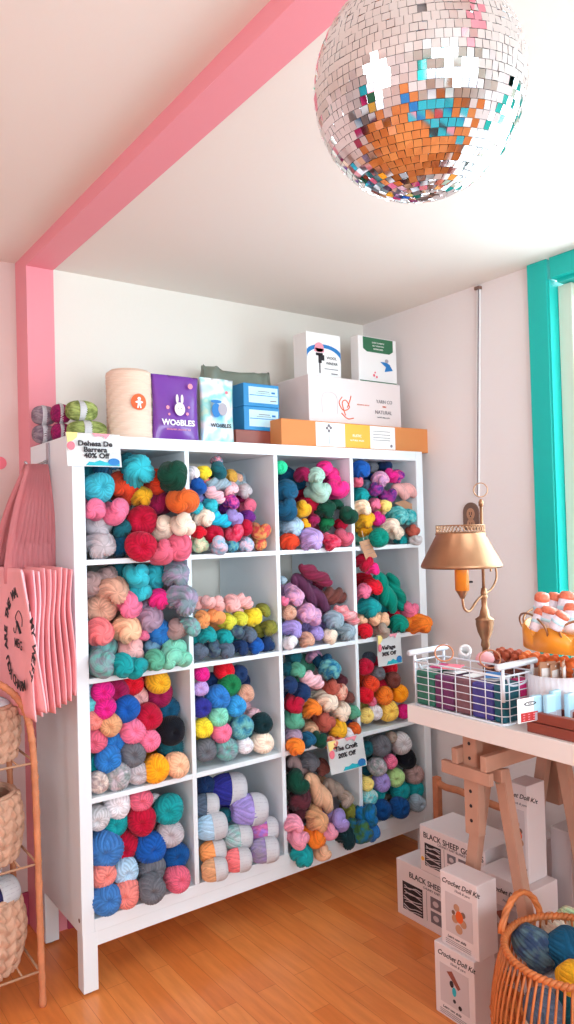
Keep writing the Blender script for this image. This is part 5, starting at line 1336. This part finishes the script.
# ------------------------------------------------------------------ white cartons on the floor
def carton(name, label, x, y, z, w_, d_, h_, rz=0, group=None, m='boxw'):
    "near-left corner at x, y; w_ runs along +x (away), d_ along -y (towards the shop front)"
    T = thing(name, label, 'box', (x, y, z), rz, group)
    obj('carton', B((0, -d_, 0, w_, 0, h_), bev=.002), m, T)
    return T, frame((-.0004, 0, 0), (0, -1, 0), (0, 0, 1)), frame((0, -d_ - .0004, 0), (1, 0, 0), (0, 0, 1))
def bsg(T, f, d_, h_):
    text('BLACK SHEEP GOODS', f @ TR(d_ * .52, h_ * .80, 0), .026, 'ink', T, bold=.01, squeeze=.98)
    text('CHUNKY KNIT BLANKET KIT', f @ TR(d_ * .55, h_ * .70, 0), .011, 'greyink', T)
    r_ = random.Random(4)
    P = art(T, 'printed_photo', 'ink', [rect(d_ * .08, h_ * .14, d_ * .34, h_ * .64)], f)
    ln = []
    for k in range(9):
        y = h_ * (.18 + .05 * k); ln.append([(d_ * (.09 + .02 * r_.random()), y), (d_ * .17, y + h_ * .05 * r_.uniform(-1, 1)), (d_ * .25, y + h_ * .05 * r_.uniform(-1, 1)), (d_ * .33, y)])
    strokes(P, 'photo_detail', 'boxs', ln, f @ TR(0, 0, .0008), .0014)
    for i in range(2):
        for j in range(3):
            x0 = d_ * (.44 + .17 * j); z0 = h_ * (.16 + .25 * i)
            q = art(T, 'small_printed_photo', 'greyink', [rect(x0, z0, x0 + d_ * .13, z0 + h_ * .20)], f)
            art(q, 'photo_detail', 'boxs', [circ(x0 + d_ * .065, z0 + h_ * .1, d_ * .035, h_ * .05)], f @ TR(0, 0, .0008))
    strokes(T, 'printed_line', 'greyink', [[(d_ * .39, h_ * .14), (d_ * .39, h_ * .40), (d_ * .39, h_ * .66)]], f, .0007)
T, f, g = carton('blanket_kit_box', 'lower white box printed BLACK SHEEP GOODS, on the floor by the shelf', 1.045, -.218, 0, .17, .36, .188)
bsg(T, f, .36, .188)
T, f, g = carton('blanket_kit_box', 'upper white box printed BLACK SHEEP GOODS, with small yellow dot', 1.046, -.262, .1888, .165, .275, .15)
T.location.y = hit(0, 1.046, 420, 845).y
hu = hit(0, 1.046, 419, 806).z - hit(0, 1.046, 421, 846).z
bsg(T, f, .275, .15)
art(T, 'yellow_dot', 'yellow', [circ(.012, .04, .007)], f, .0004)

def dollkit(T, f, d_, h_, kind):
    sh_ = f @ TR(d_ * .55, h_ * .88, .0)
    text('Crochet Doll Kit', sh_, .019, 'ink', T, shear=.35, bold=.01); text('Hook & yarn', f @ TR(d_ * .6, h_ * .80, 0), .010, 'greyink', T, shear=.3)
    art(T, 'printed_picture', 'boxs', [rect(d_ * .14, h_ * .20, d_ * .86, h_ * .74)], f)
    c1 = 'coralp'
    if kind == 0:
        art(T, 'printed_doll', 'kraft', [circ(d_ * .45, h_ * .58, .010), circ(d_ * .40, h_ * .42, .011), circ(d_ * .62, h_ * .40, .011), circ(d_ * .5, h_ * .30, .012)], f, .0008)
        art(T, 'printed_doll', 'orange', [circ(d_ * .52, h_ * .47, .013, .016)], f, .0010)
        art(T, 'printed_doll', 'brownm', [circ(d_ * .62, h_ * .52, .008), circ(d_ * .36, h_ * .5, .006)], f, .0009)
    elif kind == 1:
        art(T, 'printed_doll', 'brownp', [[(d_ * .32, h_ * .66), (d_ * .45, h_ * .70), (d_ * .66, h_ * .52), (d_ * .60, h_ * .48)]], f, .0008)
        art(T, 'printed_doll', 'ink', [circ(d_ * .44, h_ * .52, .007, .009), circ(d_ * .50, h_ * .30, .005), circ(d_ * .64, h_ * .25, .006)], f, .0010)
        art(T, 'printed_doll', 'tealp', [circ(d_ * .5, h_ * .43, .007, .012)], f, .0009)
    text('Learn new skills', f @ TR(d_ * .42, h_ * .14, 0), .010, 'ink', T, shear=.3)
    art(T, 'small_print', 'greyink', [rect(d_ * .12, h_ * (.04 + .025 * k), d_ * .8, h_ * (.04 + .025 * k) + .001) for k in range(3)], f)
x_ = .757
T, f, g = carton('doll_kit_box', 'lower front white kit box with dark doll picture, on the floor', x_, -.664, 0, .084, .14, .192)
dollkit(T, f, .14, .192, 1)
T, f, g = carton('doll_kit_box', 'upper front white kit box with orange doll picture, atop the lower one', x_ + .010, -.684, .1925, .078, .130, .198)
dollkit(T, f, .130, .198, 0)
# boxes under the table, between the trestle legs
xb = 1.08
def carton_px(name, label, xp, ul, vl, ur, vb, wd, m='boxw', kind=None, z0=None, kit=True):
    a = hit(0, xp, ul, vl); b = hit(0, xp, ur, vl); zb = hit(0, xp, ul, vb).z if z0 is None else z0
    d_ = a.y - b.y
    T, f, g = carton(name, label, xp, a.y, zb, wd, d_, a.z - zb, m=m)
    if kit: dollkit(T, f, d_, a.z - zb, kind if kind is not None else 0)
    return T, a, b
T, a, b = carton_px('doll_kit_box', 'white kit box on the floor under the table, below the tallest standing box', 1.0, 478, 868, 531, 0, .12, kind=1, z0=0.0)
zz = hit(0, 1.0, 478, 868).z
a2 = hit(0, 1.03, 507, 781); b2 = hit(0, 1.03, 526, 781)
T, f, g = carton('doll_kit_box', 'tall white kit box standing under the table on another kit box', 1.03, a2.y, zz + .0005, .085, a2.y - b2.y, a2.z - zz)
dollkit(T, f, a2.y - b2.y, a2.z - zz, 0)
a3 = hit(0, 1.17, 550, 826)
T, f, g = carton('grey_carton', 'plain grey-white carton under the table at the right frame edge', 1.17, a3.y, 0, .20, .07, a3.z, m='boxs')
T, f, g = carton('grey_carton', 'grey carton behind the kit boxes under the table', 1.24, hit(0, 1.24, 482, 835).y, 0, .2, .16, hit(0, 1.24, 482, 835).z, m='boxs')
# curved wooden chair arm between the shelf and the trestle
yy = -.06
CH = thing('wooden_rail', 'curved orange wooden rail on a short post between shelf and trestle', 'rail', (1.34, -.06, 0))
P0 = hit(0, 1.33, 437, 782); P1 = hit(0, 1.33, 468, 795)
CH.location = (1.33, P0.y, 0)
obj('rail', tube(bmesh.new(), smoothpath([(0, .0, P0.z), (0, (P1.y - P0.y) * .3, P0.z - .008), (0, (P1.y - P0.y) * .7, P1.z + .004), (0, (P1.y - P0.y) * 1.1, P1.z), (0, (P1.y - P0.y) * 2.4, P1.z - .006)], 8), .013, 12), 'rattan', CH, True)
obj('rail_post', beam(bmesh.new(), (0, 0, 0), (0, 0, P0.z + .02), .026, .026, up=(1, 0, 0)), 'rattan', CH)
obj('rail_post', beam(bmesh.new(), (0, (P1.y - P0.y) * 2.4, 0), (0, (P1.y - P0.y) * 2.4, P1.z), .026, .026, up=(1, 0, 0)), 'rattan', CH)

# ------------------------------------------------------------------ wicker basket of yarn at lower right
KX, KY, KZ = .80, -1.14, .36
c0 = hit(2, KZ, 572, 950); KX, KY = c0.x, c0.y
l0 = hit(2, KZ, 503, 948); KR = (Vector((KX, KY, 0)) - Vector((l0.x, l0.y, 0))).length * .97
WK = thing('wicker_basket', 'round openwork wicker basket with arched handle, filled with yarn, lower right', 'basket', (KX, KY, 0))
def kr(z):
    t = z / KZ; return KR * (.72 + .42 * math.sin(PI * min(1, .12 + t * .62)) * .9 - .13 * t * t + .0)
s_ = kr(KZ); 
def krn(z): return kr(z) / s_ * KR
bm = bmesh.new()
for k in range(64):
    a_ = 2 * PI * k / 64
    for sw in (0.10,):
        tube(bm, [(krn(z) * math.cos(a_ + sw * z / KZ), krn(z) * math.sin(a_ + sw * z / KZ), z) for z in [KZ * q / 10 for q in range(11)]], .0032, 5)
obj('basket_stakes', bm, 'wicker', WK, True)
bm = bmesh.new()
for z, r_ in ((.004, .006), (.10, .004), (.106, .004), (.20, .004)):
    tube(bm, [((krn(z) + .002 * math.sin(32 * t)) * math.cos(t), (krn(z) + .002 * math.sin(32 * t)) * math.sin(t), z) for t in [2 * PI * q / 128 for q in range(128)]], r_, 6, closed=True)
obj('woven_band', bm, 'wicker', WK, True)
bm = bmesh.new(); lathe(bm, [(.001, .002), (krn(0), .002), (krn(0), .006), (.001, .006)], 48); obj('basket_floor', bm, 'wicker', WK)
bm = bmesh.new()
for ph in (0, PI):
    tube(bm, [((KR + .004 * math.cos(40 * t + ph)) * math.cos(t), (KR + .004 * math.cos(40 * t + ph)) * math.sin(t), KZ + .004 * math.sin(40 * t + ph)) for t in [2 * PI * q / 320 for q in range(320)]], .0055, 6, closed=True)
obj('basket_rim', bm, 'wicker', WK, True)
# handles: arches across part of the rim
def handle(a0, a1, hgt):
    bm = bmesh.new(); A = Vector((KR * math.cos(a0), KR * math.sin(a0), KZ)); B_ = Vector((KR * math.cos(a1), KR * math.sin(a1), KZ))
    for ph in (0, 2.1, 4.2):
        pts = []
        for q in range(41):
            t = q / 40; m_ = A.lerp(B_, t); out_ = Vector((m_.x, m_.y, 0)).normalized() * .01
            pts.append(m_ + Vector((0, 0, hgt * math.sin(PI * t) ** .6)) + out_ + Vector((math.cos(14 * t + ph), math.sin(14 * t + ph), 0)) * .004)
        tube(bm, pts, .0055, 7)
    obj('handle', bm, 'wicker', WK, True)
ca = math.atan2(hit(2, KZ, 509, 935).y - KY, hit(2, KZ, 509, 935).x - KX); cb = math.atan2(hit(2, KZ, 541, 916).y - KY, hit(2, KZ, 541, 916).x - KX)
handle(ca, cb, .075); handle(ca + PI, cb + PI, .075)
kn = [('petrol', 'b', 566, 950, .050, 0, 'dark petrol ball of yarn on top in the wicker basket'), ('navy slate marled', 'h', 534, 948, .045, 0, 'slate blue hank by the left rim of the wicker basket'),
      ('cream', 'h', 556, 930, .035, .0, 'cream hank behind the petrol ball in the wicker basket'), ('mustard', 'b', 572, 978, .035, 0, 'mustard ball at the right in the wicker basket'),
      ('green cream marled', 'h', 572, 924, .035, 0, 'pale green hank at the back of the wicker basket')]
for c_, k_, u, v, r, dz, lab in kn:
    p = hit(2, KZ - .045, u, v); o = yobj(k_, BALLS[0] if k_ == 'b' else HANKS[0], c_); o.location = p; o.scale = (r, r * (1 if k_ == 'b' else .9), r); o.rotation_euler = (.9, .4, .6); tag(o, lab, 'yarn', 'yarn in the wicker basket')
for k, (dx, dy, z, c_) in enumerate(((-.07, -.02, .12, 'peach'), (.0, -.08, .11, 'blush'), (-.05, .06, .13, 'cream'), (.06, 0, .12, 'tan'), (.0, .0, .185, 'dark teal'), (-.085, .03, .20, 'slate'), (-.02, -.09, .20, 'tan'), (.03, .07, .19, 'grey'))):
    o = yobj('b', BALLS[k % 4], c_); o.location = (KX + dx * .9, KY + dy * .9, z + .04); o.scale = (.043,) * 3; o.rotation_euler = (k, .5 * k, 0)
    tag(o, '%s ball seen through the wicker basket wall, %s' % (c_, ['near the left side', 'low at the front', 'low at the far side', 'low right', 'in the middle', 'upper left', 'upper front', 'upper far side'][k]), 'yarn', 'yarn in the wicker basket')

# ------------------------------------------------------------------ unseen furnishings added behind the camera to colour the mirror ball
RG = obj('added_striped_rug', B((-1.9, -3.6, .001, .9, -2.35, .012), bev=.003), 'tealp'); tag(RG, 'teal flat rug added unseen before the shop front for the mirror ball', 'rug')
for k, c_ in enumerate(('coralp', 'paper', 'bluep', 'redp', 'pinkp', 'black')):
    obj('rug_stripe', B((-1.9, -3.5 + .2 * k, .0125, .9, -3.40 + .2 * k, .014)), c_, RG)
SD = thing('added_side_shelf', 'low white fabric shelf added unseen on the left wall for the mirror ball', 'shelf', (-2.5, -.3, 0))  # unseen shelf, added so the tiles reflect coloured cloth
def sd(n_, *b): return obj(n_, B(*b, bev=.002), 'shelf', SD)
for z in (.05, .48, .91, 1.34): sd('shelf_board', (-.17, -.7, z, .17, .7, z + .03))
for y in (-.7, .67): sd('side_panel', (-.17, y, 0, .17, y + .03, 1.40))
fc = ('tealp', 'coralp', 'bluep', 'yellow', 'magenta', 'green', 'redp', 'purple')
for s in range(3):
    for k in range(8):
        c_ = fc[(k * 3 + s * 5) % 8]; y = -.58 + .165 * k
        o = obj('added_folded_fabric', B((-.14, -.07, 0, .15, .07, .26 + .04 * ((k + s) % 3)), bev=.012), c_); o.location = (-2.5, -.3 + y, .0805 + .43 * s)
        tag(o, '%s added folded fabric on the %s board of the low left shelf, %s along' % (M[c_].name.replace('_print', '').replace('_', ' '), ['bottom', 'middle', 'upper'][s], ['first', 'second', 'third', 'fourth', 'fifth', 'sixth', 'seventh', 'last'][k]), 'fabric', 'added folded fabrics')

DT = thing('added_display_table', 'white display table added unseen by the shop window for the mirror ball', 'table', (-.5, -3.9, 0))  # unseen table and boxes, added to break up the floor's reflection
obj('table_top', B((-1.0, -.3, .70, 1.0, .3, .74), bev=.003), 'table', DT)
for x in (-.95, .90):
    for y in (-.27, .22): obj('leg', B((x, y, 0, x + .05, y + .05, .70), bev=.003), 'wood', DT)
for k in range(9):
    c_ = ('bluep', 'pinkp', 'paper', 'redp', 'tealp', 'kraft', 'purple', 'yellow', 'green')[k]
    o = obj('added_gift_box', B((-.08, -.09, 0, .08, .09, .14 + .05 * (k % 3)), bev=.004), c_); o.location = (-1.36 + .215 * k, -3.9, .7405)
    tag(o, '%s added gift box on the display table, %s from the left wall side' % (M[c_].name.split('_')[0], ['first', 'second', 'third', 'fourth', 'fifth', 'sixth', 'seventh', 'eighth', 'ninth'][k]), 'box', 'added gift boxes')
